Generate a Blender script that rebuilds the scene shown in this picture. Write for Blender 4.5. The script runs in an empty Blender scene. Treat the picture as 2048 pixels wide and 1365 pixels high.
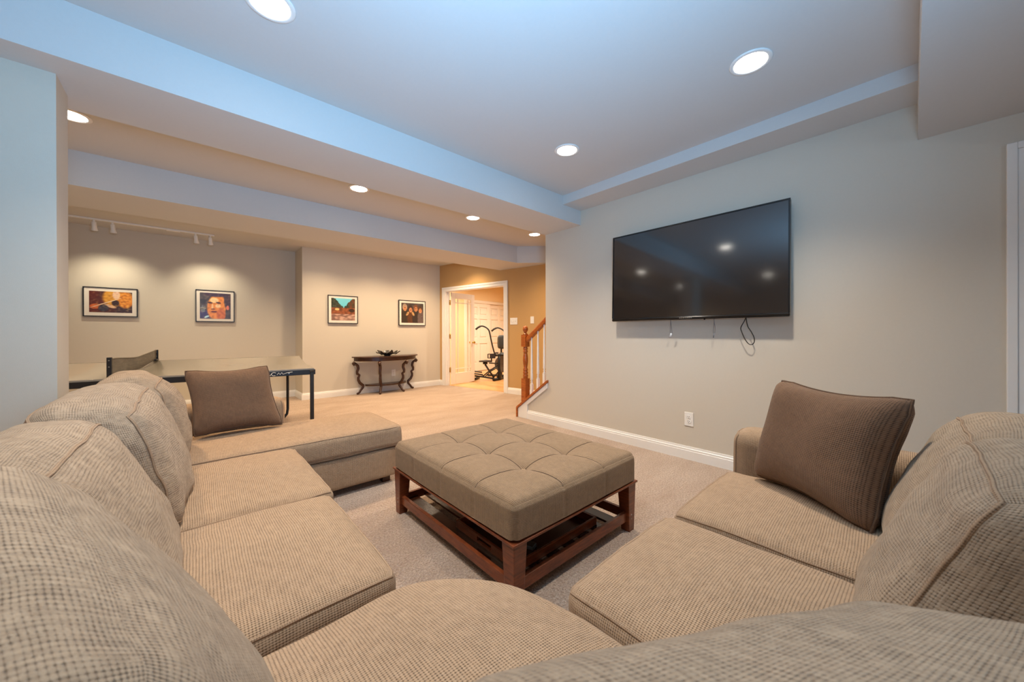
import bpy, bmesh, math, random
from mathutils import Vector, Matrix, noise
random.seed(7)
C = bpy.context.scene.collection
PI = math.pi

# ------------------------------------------------------------------ camera, world, exposure
cd = bpy.data.cameras.new('camera'); cam = bpy.data.objects.new('camera', cd); C.objects.link(cam)
cd.sensor_fit = 'HORIZONTAL'; cd.sensor_width = 36.0; cd.lens = 714.387/2048*36; cd.shift_y = -14.5/2048
cd.clip_start = 0.01; cd.clip_end = 60
yaw, pit, rol = math.radians(41.795), math.radians(-0.072), math.radians(-0.159)
F = Vector((math.sin(yaw)*math.cos(pit), math.cos(yaw)*math.cos(pit), math.sin(pit)))
R0 = Vector((math.cos(yaw), -math.sin(yaw), 0)); U0 = R0.cross(F)
R = R0*math.cos(rol)+U0*math.sin(rol); U = U0*math.cos(rol)-R0*math.sin(rol)
M = Matrix((R, U, -F)).transposed().to_4x4(); M.translation = (0, 0, 1.12)
cam.matrix_world = M
cd.dof.use_dof = True; cd.dof.focus_distance = 3.0; cd.dof.aperture_fstop = 5.0
sc = bpy.context.scene; sc.camera = cam
vs = sc.view_settings; vs.view_transform = 'Standard'; vs.look = 'None'; vs.gamma = 1.0; vs.exposure = 0.08
vs.use_curve_mapping = False
w = bpy.data.worlds.new('world'); sc.world = w; w.use_nodes = True
w.node_tree.nodes['Background'].inputs[0].default_value = (0.45, 0.62, 0.9, 1); w.node_tree.nodes['Background'].inputs[1].default_value = 1.0
sc.cycles.max_bounces = 8; sc.cycles.diffuse_bounces = 5; sc.cycles.glossy_bounces = 4

def lamp(name, typ, loc, energy, color, target=None, **kw):
    l = bpy.data.lights.new(name, typ); l.energy = energy; l.color = color
    for k, v in kw.items(): setattr(l, k, v)
    o = bpy.data.objects.new(name, l); C.objects.link(o); o.location = loc
    if target is not None:
        o.rotation_euler = (Vector(target)-Vector(loc)).to_track_quat('-Z', 'Y').to_euler()
    return o
WARM = (1.0, 0.89, 0.76); FARW = (1.0, 0.73, 0.45); COOL = (0.27, 0.61, 1.0); SPOTC = (1.0, 0.86, 0.62)
# the photographer's cool flash, aimed up over the room from behind the camera
lamp('flash_light', 'AREA', (0.15, -0.12, 1.32), 66, COOL, (0.65, 1.05, 2.6), shape='SQUARE', size=0.5, spread=math.radians(142))
# added weak cool fill from behind the camera, standing in for daylight
lamp('cool_fill', 'AREA', (0.6, -2.30, 1.55), 9, (0.72, 0.86, 1.0), (0.8, 0.5, 1.3), shape='RECTANGLE', size=1.5, size_y=1.1)

# ------------------------------------------------------------------ materials
def lin(h):
    return tuple(((c/255)/12.92 if c/255 <= 0.04045 else ((c/255+0.055)/1.055)**2.4) for c in h)+(1.0,)
class NT:
    def __init__(s, name):
        s.m = bpy.data.materials.new(name); s.m.use_nodes = True; s.t = s.m.node_tree
        s.b = s.t.nodes['Principled BSDF']; s.n = s.t.nodes; s.l = s.t.links
    def new(s, t, **kw):
        n = s.n.new(t)
        for k, v in kw.items(): setattr(n, k, v)
        return n
    def link(s, a, b): s.l.new(a, b)
    def math(s, op, a, b=None, c=None):
        n = s.new('ShaderNodeMath', operation=op)
        for i, v in enumerate((a, b, c)):
            if v is None: continue
            if isinstance(v, (int, float)): n.inputs[i].default_value = v
            else: s.link(v, n.inputs[i])
        return n.outputs[0]
    def mix(s, f, a, b):
        n = s.new('ShaderNodeMix', data_type='RGBA')
        for i, v in ((0, f), (6, a), (7, b)):
            if isinstance(v, (int, float)): n.inputs[i].default_value = v
            elif isinstance(v, tuple): n.inputs[i].default_value = v
            else: s.link(v, n.inputs[i])
        return n.outputs[2]
    def noise(s, co, scale, detail=3, rough=0.6):
        n = s.new('ShaderNodeTexNoise'); n.inputs['Scale'].default_value = scale
        n.inputs['Detail'].default_value = detail; n.inputs['Roughness'].default_value = rough
        s.link(co, n.inputs['Vector']); return n.outputs['Fac']
    def coord(s, which='Object'): return s.new('ShaderNodeTexCoord').outputs[which]
    def bump(s, h, dist, strength=1.0):
        n = s.new('ShaderNodeBump'); n.inputs['Distance'].default_value = dist; n.inputs['Strength'].default_value = strength
        s.link(h, n.inputs['Height']); s.link(n.outputs[0], s.b.inputs['Normal'])
    def ramp(s, f, a, b):
        n = s.new('ShaderNodeMapRange'); n.inputs[1].default_value = a; n.inputs[2].default_value = b
        s.link(f, n.inputs[0]); return n.outputs[0]
def plain(name, col, rough=0.5, metal=0.0, var=0.06, spec=0.5, bump=0.0, scale=30):
    t = NT(name); c = lin(col); f = t.noise(t.coord(), scale)
    dk = tuple(x*(1-var) for x in c[:3])+(1,); lt = tuple(min(1, x*(1+var)) for x in c[:3])+(1,)
    t.link(t.mix(f, dk, lt), t.b.inputs['Base Color'])
    t.b.inputs['Roughness'].default_value = rough; t.b.inputs['Metallic'].default_value = metal
    t.b.inputs['Specular IOR Level'].default_value = spec
    if bump: t.bump(t.noise(t.coord(), scale*6), bump)
    return t.m
def wood(name, dark, light, rough=0.35, scale=(2, 2, 14), axis=None):
    t = NT(name); mp = t.new('ShaderNodeMapping'); mp.inputs['Scale'].default_value = scale
    t.link(t.coord(), mp.inputs[0])
    f = t.noise(mp.outputs[0], 6, 5, 0.65); f2 = t.noise(mp.outputs[0], 30, 3)
    f = t.math('ADD', t.math('MULTIPLY', f, 0.75), t.math('MULTIPLY', f2, 0.25))
    t.link(t.mix(t.ramp(f, 0.36, 0.64), lin(dark), lin(light)), t.b.inputs['Base Color'])
    t.b.inputs['Roughness'].default_value = rough; t.bump(f2, 0.0006, 0.4)
    return t.m
def emit(name, col, strength):
    t = NT(name); t.b.inputs['Emission Color'].default_value = col+(1,); t.b.inputs['Emission Strength'].default_value = strength
    t.b.inputs['Base Color'].default_value = (0.9, 0.9, 0.88, 1); return t.m
def fabric(name, light, dark, pu=0.0066, pv=0.0052, mott=0.25, distance=0.0022, deep=0.92, streak=0.2, wear=0.45):
    """waffle-ribbed chenille: rows of small tufts with darker grooves"""
    t = NT(name); uv = t.new('ShaderNodeUVMap'); uv.uv_map = 'UVMap'
    warp = t.new('ShaderNodeTexNoise'); warp.inputs['Scale'].default_value = 6; warp.inputs['Detail'].default_value = 2
    t.link(uv.outputs[0], warp.inputs['Vector'])
    vm = t.new('ShaderNodeVectorMath', operation='MULTIPLY_ADD'); vm.inputs[1].default_value = (0.006, 0.006, 0)
    t.link(warp.outputs['Color'], vm.inputs[0]); t.link(uv.outputs[0], vm.inputs[2])
    sp = t.new('ShaderNodeSeparateXYZ'); t.link(vm.outputs[0], sp.inputs[0])
    a = t.math('ABSOLUTE', t.math('SINE', t.math('MULTIPLY', sp.outputs[0], PI/pu)))
    b = t.math('ABSOLUTE', t.math('SINE', t.math('MULTIPLY', sp.outputs[1], PI/pv)))
    ga = t.math('SUBTRACT', 1.0, t.math('POWER', a, 0.42)); gb = t.math('SUBTRACT', 1.0, t.math('POWER', b, 0.55))
    nz = t.noise(uv.outputs[0], 210, 3, 0.7); big = t.noise(uv.outputs[0], 4.5, 3); mid = t.noise(uv.outputs[0], 34, 3, 0.65)
    # dark stitch dashes in the main grooves, softer cross ribs, both worn away in places
    g = t.math('ADD', t.math('MULTIPLY', ga, t.math('MULTIPLY_ADD', gb, 1.35, 0.30)), t.math('MULTIPLY', gb, 0.40))
    g = t.math('MULTIPLY', g, t.math('MULTIPLY_ADD', t.ramp(mid, 0.34, 0.66), 1.15*wear, 0.22+0.78*(1-wear)))
    g = t.math('MULTIPLY', g, t.math('MULTIPLY_ADD', nz, 1.0, 0.5))
    h = t.math('SUBTRACT', 1.0, g)
    pile = t.mix(t.math('ADD', t.math('MULTIPLY', t.ramp(big, 0.3, 0.7), mott), t.math('MULTIPLY', t.ramp(nz, 0.3, 0.7), 0.35)), lin(light), tuple(x*0.60 for x in lin(light)[:3])+(1,))
    ms = t.new('ShaderNodeMapping'); ms.inputs['Scale'].default_value = (150, 26, 1); t.link(uv.outputs[0], ms.inputs[0])
    stn = t.noise(ms.outputs[0], 1.0, 4, 0.7)
    pile = t.mix(t.math('MULTIPLY', t.ramp(stn, 0.42, 0.72), streak), pile, lin(dark))
    col = t.mix(t.math('MULTIPLY', t.ramp(g, 0.05, 0.68), deep), pile, lin(dark))
    t.link(col, t.b.inputs['Base Color']); t.b.inputs['Roughness'].default_value = 0.95
    t.b.inputs['Specular IOR Level'].default_value = 0.15
    t.b.inputs['Sheen Weight'].default_value = 0.12; t.b.inputs['Sheen Roughness'].default_value = 0.5
    t.b.inputs['Sheen Tint'].default_value = (1, 0.93, 0.84, 1)
    t.bump(h, distance, 0.8); return t.m
def carpet():
    t = NT('carpet'); co = t.coord()
    v = t.new('ShaderNodeTexVoronoi'); v.inputs['Scale'].default_value = 150; t.link(co, v.inputs['Vector'])
    n1 = t.noise(co, 95, 4, 0.75); mp = t.new('ShaderNodeMapping'); mp.inputs['Rotation'].default_value = (0, 0, 0.5); mp.inputs['Scale'].default_value = (1.0, 2.6, 1.0); t.link(co, mp.inputs[0]); n2 = t.noise(mp.outputs[0], 1.5, 5, 0.62); n3 = t.noise(co, 420, 2)
    f = t.math('ADD', t.math('MULTIPLY', n1, 0.65), t.math('MULTIPLY', n3, 0.35))
    c = t.mix(t.ramp(f, 0.38, 0.60), lin((130, 104, 88)), lin((226, 203, 182)))
    c = t.mix(t.math('MULTIPLY', t.ramp(n2, 0.34, 0.70), 0.5), c, lin((146, 112, 86)))
    t.link(c, t.b.inputs['Base Color']); t.b.inputs['Roughness'].default_value = 1.0
    t.b.inputs['Specular IOR Level'].default_value = 0.05
    t.b.inputs['Sheen Weight'].default_value = 0.4; t.b.inputs['Sheen Tint'].default_value = (1, 0.9, 0.8, 1)
    h = t.math('ADD', t.math('MULTIPLY', f, 0.7), t.math('MULTIPLY', v.outputs['Distance'], 0.6))
    t.bump(h, 0.012, 1.0); return t.m

WALL = plain('wall_paint_greige', (203, 195, 181), 0.75, var=0.02, spec=0.25, bump=0.0003, scale=60)
CEIL = plain('ceiling_paint', (203, 202, 200), 0.8, var=0.02, spec=0.2, bump=0.0003, scale=60)
OCHRE = plain('wall_paint_ochre', (192, 155, 104), 0.75, var=0.03, spec=0.25, bump=0.0003, scale=60)
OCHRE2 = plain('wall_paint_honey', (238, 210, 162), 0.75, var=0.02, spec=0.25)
TRIM = plain('trim_white_gloss', (232, 230, 226), 0.35, var=0.02)
DOORP = plain('door_white_paint', (236, 226, 210), 0.4, var=0.02)
CARPET = carpet()
SOFA = fabric('sofa_chenille', (188, 159, 129), (80, 59, 44), pu=0.0070, pv=0.0058, deep=0.9)
SOFAB = fabric('sofa_back_chenille', (182, 160, 135), (98, 80, 66), pu=0.0076, pv=0.0060, deep=0.62, streak=0.5, wear=1.0, mott=0.45)
PILLOWF = fabric('pillow_chenille', (134, 104, 81), (50, 35, 27), pu=0.0074, pv=0.0064)
OTTOF = fabric('ottoman_chenille', (160, 134, 106), (60, 44, 34), pu=0.0070, pv=0.0062, deep=0.95)
MAHOG = wood('mahogany', (84, 38, 21), (132, 70, 40), 0.28)
MAHOGD = wood('mahogany_dark', (44, 20, 12), (78, 38, 22), 0.2)
OAK = wood('oak_stain', (136, 66, 20), (190, 104, 40), 0.3)
WALNUT = wood('walnut', (40, 23, 15), (80, 46, 28), 0.3)
BLACKM = plain('black_metal', (34, 33, 34), 0.4, 0.3)
GREYM = plain('dark_grey_metal', (52, 48, 44), 0.45, 0.4)
VINYL = plain('grey_vinyl', (66, 70, 72), 0.45)
BLACKV = plain('black_vinyl', (50, 42, 36), 0.5)
BRASS = plain('brass', (200, 160, 80), 0.25, 1.0)
SILVER = plain('brushed_silver', (190, 188, 184), 0.3, 1.0)
WPLAST = plain('white_plastic', (235, 233, 228), 0.4, var=0.01)
DKSLOT = plain('dark_slot', (40, 38, 36), 0.6)
TVBLACK = plain('tv_black_plastic', (14, 14, 15), 0.25)
MATW = plain('mat_board', (224, 217, 206), 0.8, var=0.01)
TTOP = plain('table_top_grey', (146, 141, 132), 0.2, var=0.03, spec=0.6)
CORDK = plain('cord_black', (22, 22, 22), 0.6)
CORDG = plain('cord_grey', (112, 116, 124), 0.6)
LENS = emit('lamp_lens', (1.0, 0.93, 0.82), 22.0)
BULB = emit('track_bulb', (1.0, 0.88, 0.66), 6.0)
def glassm(name, alpha):
    t = NT(name); g = t.new('ShaderNodeBsdfGlossy'); g.inputs['Roughness'].default_value = 0.03
    tr = t.new('ShaderNodeBsdfTransparent'); fr = t.new('ShaderNodeFresnel'); fr.inputs['IOR'].default_value = 1.45
    mx = t.new('ShaderNodeMixShader')
    ge = t.new('ShaderNodeNewGeometry'); t.link(t.math('MULTIPLY', fr.outputs[0], t.math('SUBTRACT', 1.0, ge.outputs['Backfacing'])), mx.inputs[0]); t.link(tr.outputs[0], mx.inputs[1]); t.link(g.outputs[0], mx.inputs[2])
    t.link(mx.outputs[0], t.n['Material Output'].inputs[0]); return t.m
GLASS = glassm('clear_glass', 1.0)
def screenm():
    t = NT('tv_screen'); t.b.inputs['Base Color'].default_value = (0.006, 0.006, 0.007, 1)
    t.b.inputs['Roughness'].default_value = 0.22; t.b.inputs['Specular IOR Level'].default_value = 0.35
    t.b.inputs['Coat Weight'].default_value = 1.0; t.b.inputs['Coat IOR'].default_value = 1.8; t.b.inputs['Specular Tint'].default_value = (1, 1, 1, 1); t.b.inputs['Coat Roughness'].default_value = 0.09; return t.m
SCREEN = screenm()
def netm():
    t = NT('net_mesh'); uv = t.coord('Generated'); 
    nz = t.noise(uv, 9, 3); t.link(t.mix(nz, lin((38, 35, 32)), lin((112, 101, 86))), t.b.inputs['Base Color'])
    t.b.inputs['Roughness'].default_value = 0.9; t.b.inputs['Alpha'].default_value = 0.85; return t.m
NETM = netm()
def printm():
    t = NT('art_print'); a = t.new('ShaderNodeVertexColor'); a.layer_name = 'Col'
    t.link(a.outputs[0], t.b.inputs['Base Color']); t.b.inputs['Roughness'].default_value = 0.35; return t.m
PRINT = printm()
def plankm():
    t = NT('oak_plank'); mp = t.new('ShaderNodeMapping'); mp.inputs['Scale'].default_value = (1, 9, 9); t.link(t.coord(), mp.inputs[0])
    f = t.noise(mp.outputs[0], 5, 4); oi = t.new('ShaderNodeObjectInfo')
    c = t.mix(f, lin((206, 150, 92)), lin((236, 190, 132))); c = t.mix(t.math('MULTIPLY', oi.outputs['Random'], 0.5), c, lin((188, 124, 70)))
    t.link(c, t.b.inputs['Base Color']); t.b.inputs['Roughness'].default_value = 0.25; return t.m
PLANK = plankm()

# ------------------------------------------------------------------ mesh helpers
class MB:
    def __init__(s): s.v = []; s.f = []; s.uv = []; s.sm = []
    def face(s, idx, uv=None, smooth=False):
        s.f.append(tuple(idx)); s.uv.append(uv); s.sm.append(smooth)
    def hexa(s, c):   # corners ordered by bits x,y,z
        b = len(s.v); s.v += [tuple(p) for p in c]
        for q in ((0, 2, 3, 1), (4, 5, 7, 6), (0, 1, 5, 4), (2, 6, 7, 3), (0, 4, 6, 2), (1, 3, 7, 5)): s.face([b+i for i in q])
        return s
    def box(s, x0, x1, y0, y1, z0, z1, m=None):
        c = [(x, y, z) for z in (z0, z1) for y in (y0, y1) for x in (x0, x1)]
        if m is not None: c = [tuple(m @ Vector(p)) for p in c]
        return s.hexa(c)
    def prism(s, pts, a, b, axis='z', m=None):
        """polygon pts (2d) extruded from a to b along axis"""
        def P(p, h):
            q = {'z': (p[0], p[1], h), 'x': (h, p[0], p[1]), 'y': (p[0], h, p[1])}[axis]
            return tuple(m @ Vector(q)) if m is not None else q
        n = len(pts); o = len(s.v); s.v += [P(p, a) for p in pts]+[P(p, b) for p in pts]
        s.face(range(o, o+n)); s.face(range(o+2*n-1, o+n-1, -1))
        for i in range(n):
            j = (i+1) % n; s.face((o+i, o+n+i, o+n+j, o+j))
        return s
    def tube(s, pts, r, n=8, closed=False, cap=True, flat=None, uvs=False):
        pts = [Vector(p) for p in pts]; k = len(pts); o = len(s.v); ref = None; al = [0.0]
        for i in range(k): al.append(al[-1]+(pts[(i+1) % k]-pts[i]).length)
        rr = r if isinstance(r, (list, tuple)) else [r]*k
        for i, p in enumerate(pts):
            a = pts[(i-1) % k] if (closed or i > 0) else p; c = pts[(i+1) % k] if (closed or i < k-1) else p
            t = (c-a).normalized()
            if ref is None: ref = Vector((0, 0, 1)) if abs(t.z) < 0.9 else Vector((1, 0, 0))
            x = ref-t*ref.dot(t)
            if x.length < 1e-6: x = t.orthogonal()
            x.normalize(); y = t.cross(x); ref = x
            for q in range(n):
                an = 2*PI*q/n; e1, e2 = (1, 1) if flat is None else flat
                s.v.append(tuple(p+(x*math.cos(an)*e1+y*math.sin(an)*e2)*rr[i]))
        for i in range(k if closed else k-1):
            j = (i+1) % k
            for q in range(n):
                q2 = (q+1) % n; s.face((o+i*n+q, o+i*n+q2, o+j*n+q2, o+j*n+q), [(al[i], q*0.003), (al[i], (q+1)*0.003), (al[i+1], (q+1)*0.003), (al[i+1], q*0.003)] if uvs else None, smooth=True)
        if cap and not closed:
            s.face([o+q for q in range(n)][::-1]); s.face([o+(k-1)*n+q for q in range(n)])
        return s
    def lathe(s, prof, n=20, m=None, smooth=True):
        o = len(s.v)
        for r, z in prof:
            for q in range(n):
                p = (r*math.cos(2*PI*q/n), r*math.sin(2*PI*q/n), z)
                s.v.append(tuple(m @ Vector(p)) if m is not None else p)
        for i in range(len(prof)-1):
            for q in range(n):
                q2 = (q+1) % n; s.face((o+i*n+q, o+i*n+q2, o+(i+1)*n+q2, o+(i+1)*n+q), smooth=smooth)
        s.face([o+q for q in range(n)][::-1]); s.face([o+(len(prof)-1)*n+q for q in range(n)])
        return s
    def build(s, name, mat, parent=None, bevel=0.0, seg=2, normals=True):
        me = bpy.data.meshes.new(name); me.from_pydata(s.v, [], s.f)
        if any(u is not None for u in s.uv):
            l = me.uv_layers.new(name='UVMap'); k = 0
            for f, u in zip(s.f, s.uv):
                for i in range(len(f)): l.data[k].uv = u[i] if u else (0, 0); k += 1
        me.polygons.foreach_set('use_smooth', [bool(x) for x in s.sm])
        if normals:
            bm = bmesh.new(); bm.from_mesh(me); bmesh.ops.recalc_face_normals(bm, faces=bm.faces); bm.to_mesh(me); bm.free()
        me.materials.append(mat); me.update()
        o = bpy.data.objects.new(name, me); C.objects.link(o)
        if parent is not None: o.parent = parent; o.matrix_parent_inverse = parent.matrix_world.inverted()
        if bevel:
            b = o.modifiers.new('bevel', 'BEVEL'); b.width = bevel; b.segments = seg; b.limit_method = 'ANGLE'; b.angle_limit = 0.6
        return o
def thing(name, loc, label, cat, group=None, rz=0.0):
    o = bpy.data.objects.new(name, None); C.objects.link(o); o.empty_display_size = 0.1
    o.location = loc; o.rotation_euler = (0, 0, rz); o['label'] = label; o['category'] = cat
    if group: o['group'] = group
    o.matrix_world = Matrix.Translation(loc) @ Matrix.Rotation(rz, 4, 'Z'); return o
def tag(o, label, cat, group=None):
    o['label'] = label; o['category'] = cat
    if group: o['group'] = group
    return o
def struct(o): o['kind'] = 'structure'; return o
def copy_thing(root, loc, label, group=None, rz=None):
    r = root.copy(); C.objects.link(r); r.location = loc; r['label'] = label
    if rz is not None: r.rotation_euler = (0, 0, rz)
    if group: r['group'] = group
    for ch in root.children:
        c = ch.copy(); C.objects.link(c); c.parent = r
        for g in ch.children:
            d = g.copy(); C.objects.link(d); d.parent = c
    return r

# ---- soft upholstery
def hexc(x0, x1, y0, y1, z0, z1): return [Vector((x, y, z)) for z in (z0, z1) for y in (y0, y1) for x in (x0, x1)]
def softmap(c8, r, crown, wrinkle, seed):
    ex = ((c8[1]-c8[0]).length+(c8[3]-c8[2]).length+(c8[5]-c8[4]).length+(c8[7]-c8[6]).length)/8
    ey = ((c8[2]-c8[0]).length+(c8[3]-c8[1]).length+(c8[6]-c8[4]).length+(c8[7]-c8[5]).length)/8
    ez = ((c8[4]-c8[0]).length+(c8[5]-c8[1]).length+(c8[6]-c8[2]).length+(c8[7]-c8[3]).length)/8
    E = (ex, ey, ez); r = min(r, ex*.95, ey*.95, ez*.95)
    def f(u, v, w):
        p = Vector((u*ex, v*ey, w*ez))
        q = Vector([max(-(e-r), min(e-r, x)) for x, e in zip(p, E)]); d = p-q
        if d.length > 1e-9: p = q+d.normalized()*r*min(1, max(abs(d.x), abs(d.y), abs(d.z))/r if r else 1)
        n = [p.x/ex, p.y/ey, p.z/ez]
        bx = crown[0]*(1-n[1]**2)*(1-n[2]**2); by = crown[1]*(1-n[0]**2)*(1-n[2]**2); bz = crown[2]*(1-n[0]**2)*(1-n[1]**2)
        m = [n[0]*(1+bx/ex), n[1]*(1+by/ey), n[2]*(1+bz/ez)]
        a, b, c = [(x+1)/2 for x in m]
        o = Vector()
        for i in range(8):
            o += c8[i]*((a if i & 1 else 1-a)*(b if i & 2 else 1-b)*(c if i & 4 else 1-c))
        if wrinkle:
            nz = noise.noise_vector(o*5+Vector((seed, 0, 0)))*wrinkle+noise.noise_vector(o*13+Vector((seed, 3, 0)))*wrinkle*0.4
            o += nz
        return o
    return f, E
FACES = {'top': (0, 1, 2, 1), 'bottom': (0, 1, 2, -1), 'front': (0, 2, 1, -1), 'back': (0, 2, 1, 1), 'left': (1, 2, 0, -1), 'right': (1, 2, 0, 1)}
def softbox(name, c8, mat, parent, r=0.05, crown=(0, 0, 0.02), n=26, wrinkle=0.0, seed=0, piping=(), pr=0.0045, swap=False, bow=None):
    f, E = softmap(c8, r, crown, wrinkle, seed)
    if bow:
        f0 = f
        f = lambda u, v, w: bow(f0(u, v, w), u, v, w)
    mb = MB(); cache = {}
    def vid(u, v, w):
        k = (round(u, 5), round(v, 5), round(w, 5))
        if k not in cache: cache[k] = len(mb.v); mb.v.append(tuple(f(u, v, w)))
        return cache[k]
    t = [math.sin((i/n*2-1)*PI/2)*0.55+(i/n*2-1)*0.45 for i in range(n+1)]
    for fi, (a, b, c, sg) in enumerate(FACES.values()):
        for i in range(n):
            for j in range(n):
                idx = []; uv = []
                for di, dj in ((0, 0), (1, 0), (1, 1), (0, 1)):
                    p = [0, 0, 0]; p[a] = t[i+di]; p[b] = t[j+dj]; p[c] = sg
                    idx.append(vid(*p)); q = (t[i+di]*E[a]+fi*0.37, t[j+dj]*E[b]+fi*0.21)
                    uv.append(q[::-1] if swap else q)
                mb.face(idx, uv, True)
    o = mb.build(name, mat, parent)
    for pp in piping:       # loop of (u,v,w) waypoints along the seam
        pts = []
        for k in range(len(pp['pts'])-1):
            p0, p1 = Vector(pp['pts'][k]), Vector(pp['pts'][k+1])
            for s in range(24):
                pts.append(f(*(p0.lerp(p1, s/24))))
        if not pp.get('closed'): pts.append(f(*pp['pts'][-1]))
        MB().tube(pts, pr, 7, closed=pp.get('closed', False), uvs=True).build('piping', PIPE, o)
    return o
PIPEP = fabric('welt_chenille', (112, 86, 66), (58, 41, 32), pu=0.005, pv=0.005)
PIPE = fabric('piping_chenille', (178, 150, 122), (112, 86, 66), pu=0.005, pv=0.005)
TOPLOOP = {'pts': [(-1, -1, 1), (1, -1, 1), (1, 1, 1), (-1, 1, 1), (-1, -1, 1)], 'closed': True}
BOTLOOP = {'pts': [(-1, -1, -1), (1, -1, -1), (1, 1, -1), (-1, 1, -1), (-1, -1, -1)], 'closed': True}

# ------------------------------------------------------------------ room
ZC, XW, YB, ZB, YB2 = 2.594, 3.269, 2.488, 2.337, 3.028
XS, ZS = 2.962, 2.499
# door wall frame
O = Vector((4.381, 5.019, 0)); dd = Vector((-0.193, 0.981, 0)).normalized(); ee = Vector((dd.y, -dd.x, 0))
DWM = Matrix((( dd.x, ee.x, 0, O.x), (dd.y, ee.y, 0, O.y), (0, 0, 1, 0), (0, 0, 0, 1)))   # local (s, t, z)
struct(MB().prism([(-3.7, -2.4), (4.95, -2.4), (4.95, 2.3), tuple((DWM @ Vector((-0.6, 0.06, 0)))[:2]), tuple((DWM @ Vector((1.8, 0.06, 0)))[:2]), (3.98, 7.5), (-3.7, 7.5)], -0.05, 0.0).build('floor', CARPET))
struct(MB().box(-3.7, 9.4, -2.5, 10.2, ZC, ZC+0.1).build('ceiling', CEIL))
# right wall (television wall) with the door opening and the stepped knee wall of the stair
kn = [(3.52, 0), (3.52, 0.118), (YB2, 0.478), (YB2, ZC), (-0.43, ZC), (-0.43, 0)]
struct(MB().prism(kn, XW, XW+0.12, 'x').box(XW, XW+0.12, -1.30, -0.43, 2.06, ZC).box(XW, XW+0.12, -2.4, -1.30, 0, ZC).build('wall_right', WALL))
struct(MB().box(-3.7, 3.4, -2.5, -2.38, 0, 0.85).box(-3.7, -0.3, -2.5, -2.38, 0.85, 2.2).box(1.5, 3.4, -2.5, -2.38, 0.85, 2.2).box(-3.7, 3.4, -2.5, -2.38, 2.2, ZC).build('wall_behind', WALL))
struct(MB().box(-3.7, -3.6, -2.4, 7.5, 0, ZC).build('wall_left', WALL))
struct(MB().box(-3.6, 1.38, 7.393, 7.5, 0, ZC).build('wall_alcove', WALL))
struct(MB().prism([(1.38, 6.854), (4.02, 6.854), (4.02, 7.0), (1.5, 7.0), (1.5, 7.5), (1.38, 7.5)], 0, ZC).build('wall_far', WALL))
struct(MB().box(-0.81, -0.472, 2.659, 2.868, 0, ZB).build('wall_column', WALL))
dw = MB().box(1.695, 1.90, 0, 0.12, 0, ZC, DWM).box(-2.6, 0.085, 0, 0.12, 0, ZC, DWM).box(0.085, 1.695, 0, 0.12, 2.03, ZC, DWM)
struct(dw.build('wall_door', OCHRE))
# beams and soffits
struct(MB().box(-3.6, XW, YB, YB2, ZB, ZC).build('ceiling_beam', CEIL))
struct(MB().prism([(-3.6, 4.454), (4.10, 4.454), (4.9, 3.70), (4.9, 5.187), (-3.6, 5.187)], 2.313, ZC).build('ceiling_beam', CEIL))
struct(MB().box(XS, XW, -0.026, YB, ZS, ZC).build('soffit', CEIL))
struct(MB().box(0.9, XW, -2.4, -0.026, 2.28, ZC).build('soffit', CEIL))
# stairwell enclosure behind the television wall, with carpeted steps
struct(MB().box(4.85, 4.95, -2.4, 2.6, 0, ZC).build('wall_stair', WALL))
st = MB()
for i in range(9): st.box(XW+0.13, 4.84, 3.35-0.25*(i+1), 3.35-0.25*i, 0, 0.185*(i+1))
struct(st.build('floor', CARPET, bevel=0.015))
# exercise room
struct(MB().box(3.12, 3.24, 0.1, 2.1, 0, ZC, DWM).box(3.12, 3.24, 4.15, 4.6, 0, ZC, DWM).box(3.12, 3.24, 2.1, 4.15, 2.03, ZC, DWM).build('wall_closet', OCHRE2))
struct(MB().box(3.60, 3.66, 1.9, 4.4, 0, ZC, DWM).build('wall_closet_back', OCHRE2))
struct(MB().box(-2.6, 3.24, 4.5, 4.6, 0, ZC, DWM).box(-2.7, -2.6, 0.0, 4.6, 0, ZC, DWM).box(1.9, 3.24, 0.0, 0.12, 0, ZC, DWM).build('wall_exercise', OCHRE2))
fw = struct(MB().box(-2.6, 3.6, 0.06, 4.5, -0.05, -0.012, DWM).build('floor', plain('subfloor', (150, 105, 66), 0.6)))
pm = None; k = 0
for i in range(44):
    t0 = 0.07+i*0.1
    s = -0.9-(i*0.37 % 0.8)
    while s < 3.5:
        L = 1.25
        if s+L > -0.8:
            mb = MB().box(s+0.001, s+L-0.001, t0+0.0008, t0+0.0992, -0.012, 0.001, DWM)
            mb.build('plank', PLANK, fw)
        s += L
# baseboards: profile plinth + bevelled cap
def baseboard(name, p, q, out, h=0.115):
    p, q, out = Vector(p+(0,)), Vector(q+(0,)), Vector(out+(0,)).normalized(); mb = MB()
    prof = [(0, 0), (0.016, 0), (0.016, 0.078), (0.0135, 0.081), (0.0135, 0.095), (0.009, 0.1), (0.007, h), (0, h)]
    n = len(prof); o = 0
    mb.v = [tuple(a+out*x+Vector((0, 0, z))) for a in (p, q) for x, z in prof]
    for i in range(n): mb.face((i, (i+1) % n, n+(i+1) % n, n+i))
    mb.face(range(n)); mb.face(range(2*n-1, n-1, -1))
    return struct(mb.build(name, TRIM))
baseboard('baseboard_right', (XW, 3.345), (XW, -0.33), (-1, 0))
baseboard('baseboard_far', (1.38, 6.854), (4.02, 6.854), (0, -1))
baseboard('baseboard_far', (1.38, 7.393), (1.38, 6.854-0.016), (-1, 0))
baseboard('baseboard_alcove', (-3.6, 7.393), (1.38, 7.393), (0, -1))
def dwp(s, t=0.0): return tuple((DWM @ Vector((s, t, 0)))[:2])
baseboard('baseboard_door', dwp(-2.4), dwp(-0.005), tuple(-ee[:2][i] for i in (0, 1)))
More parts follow.
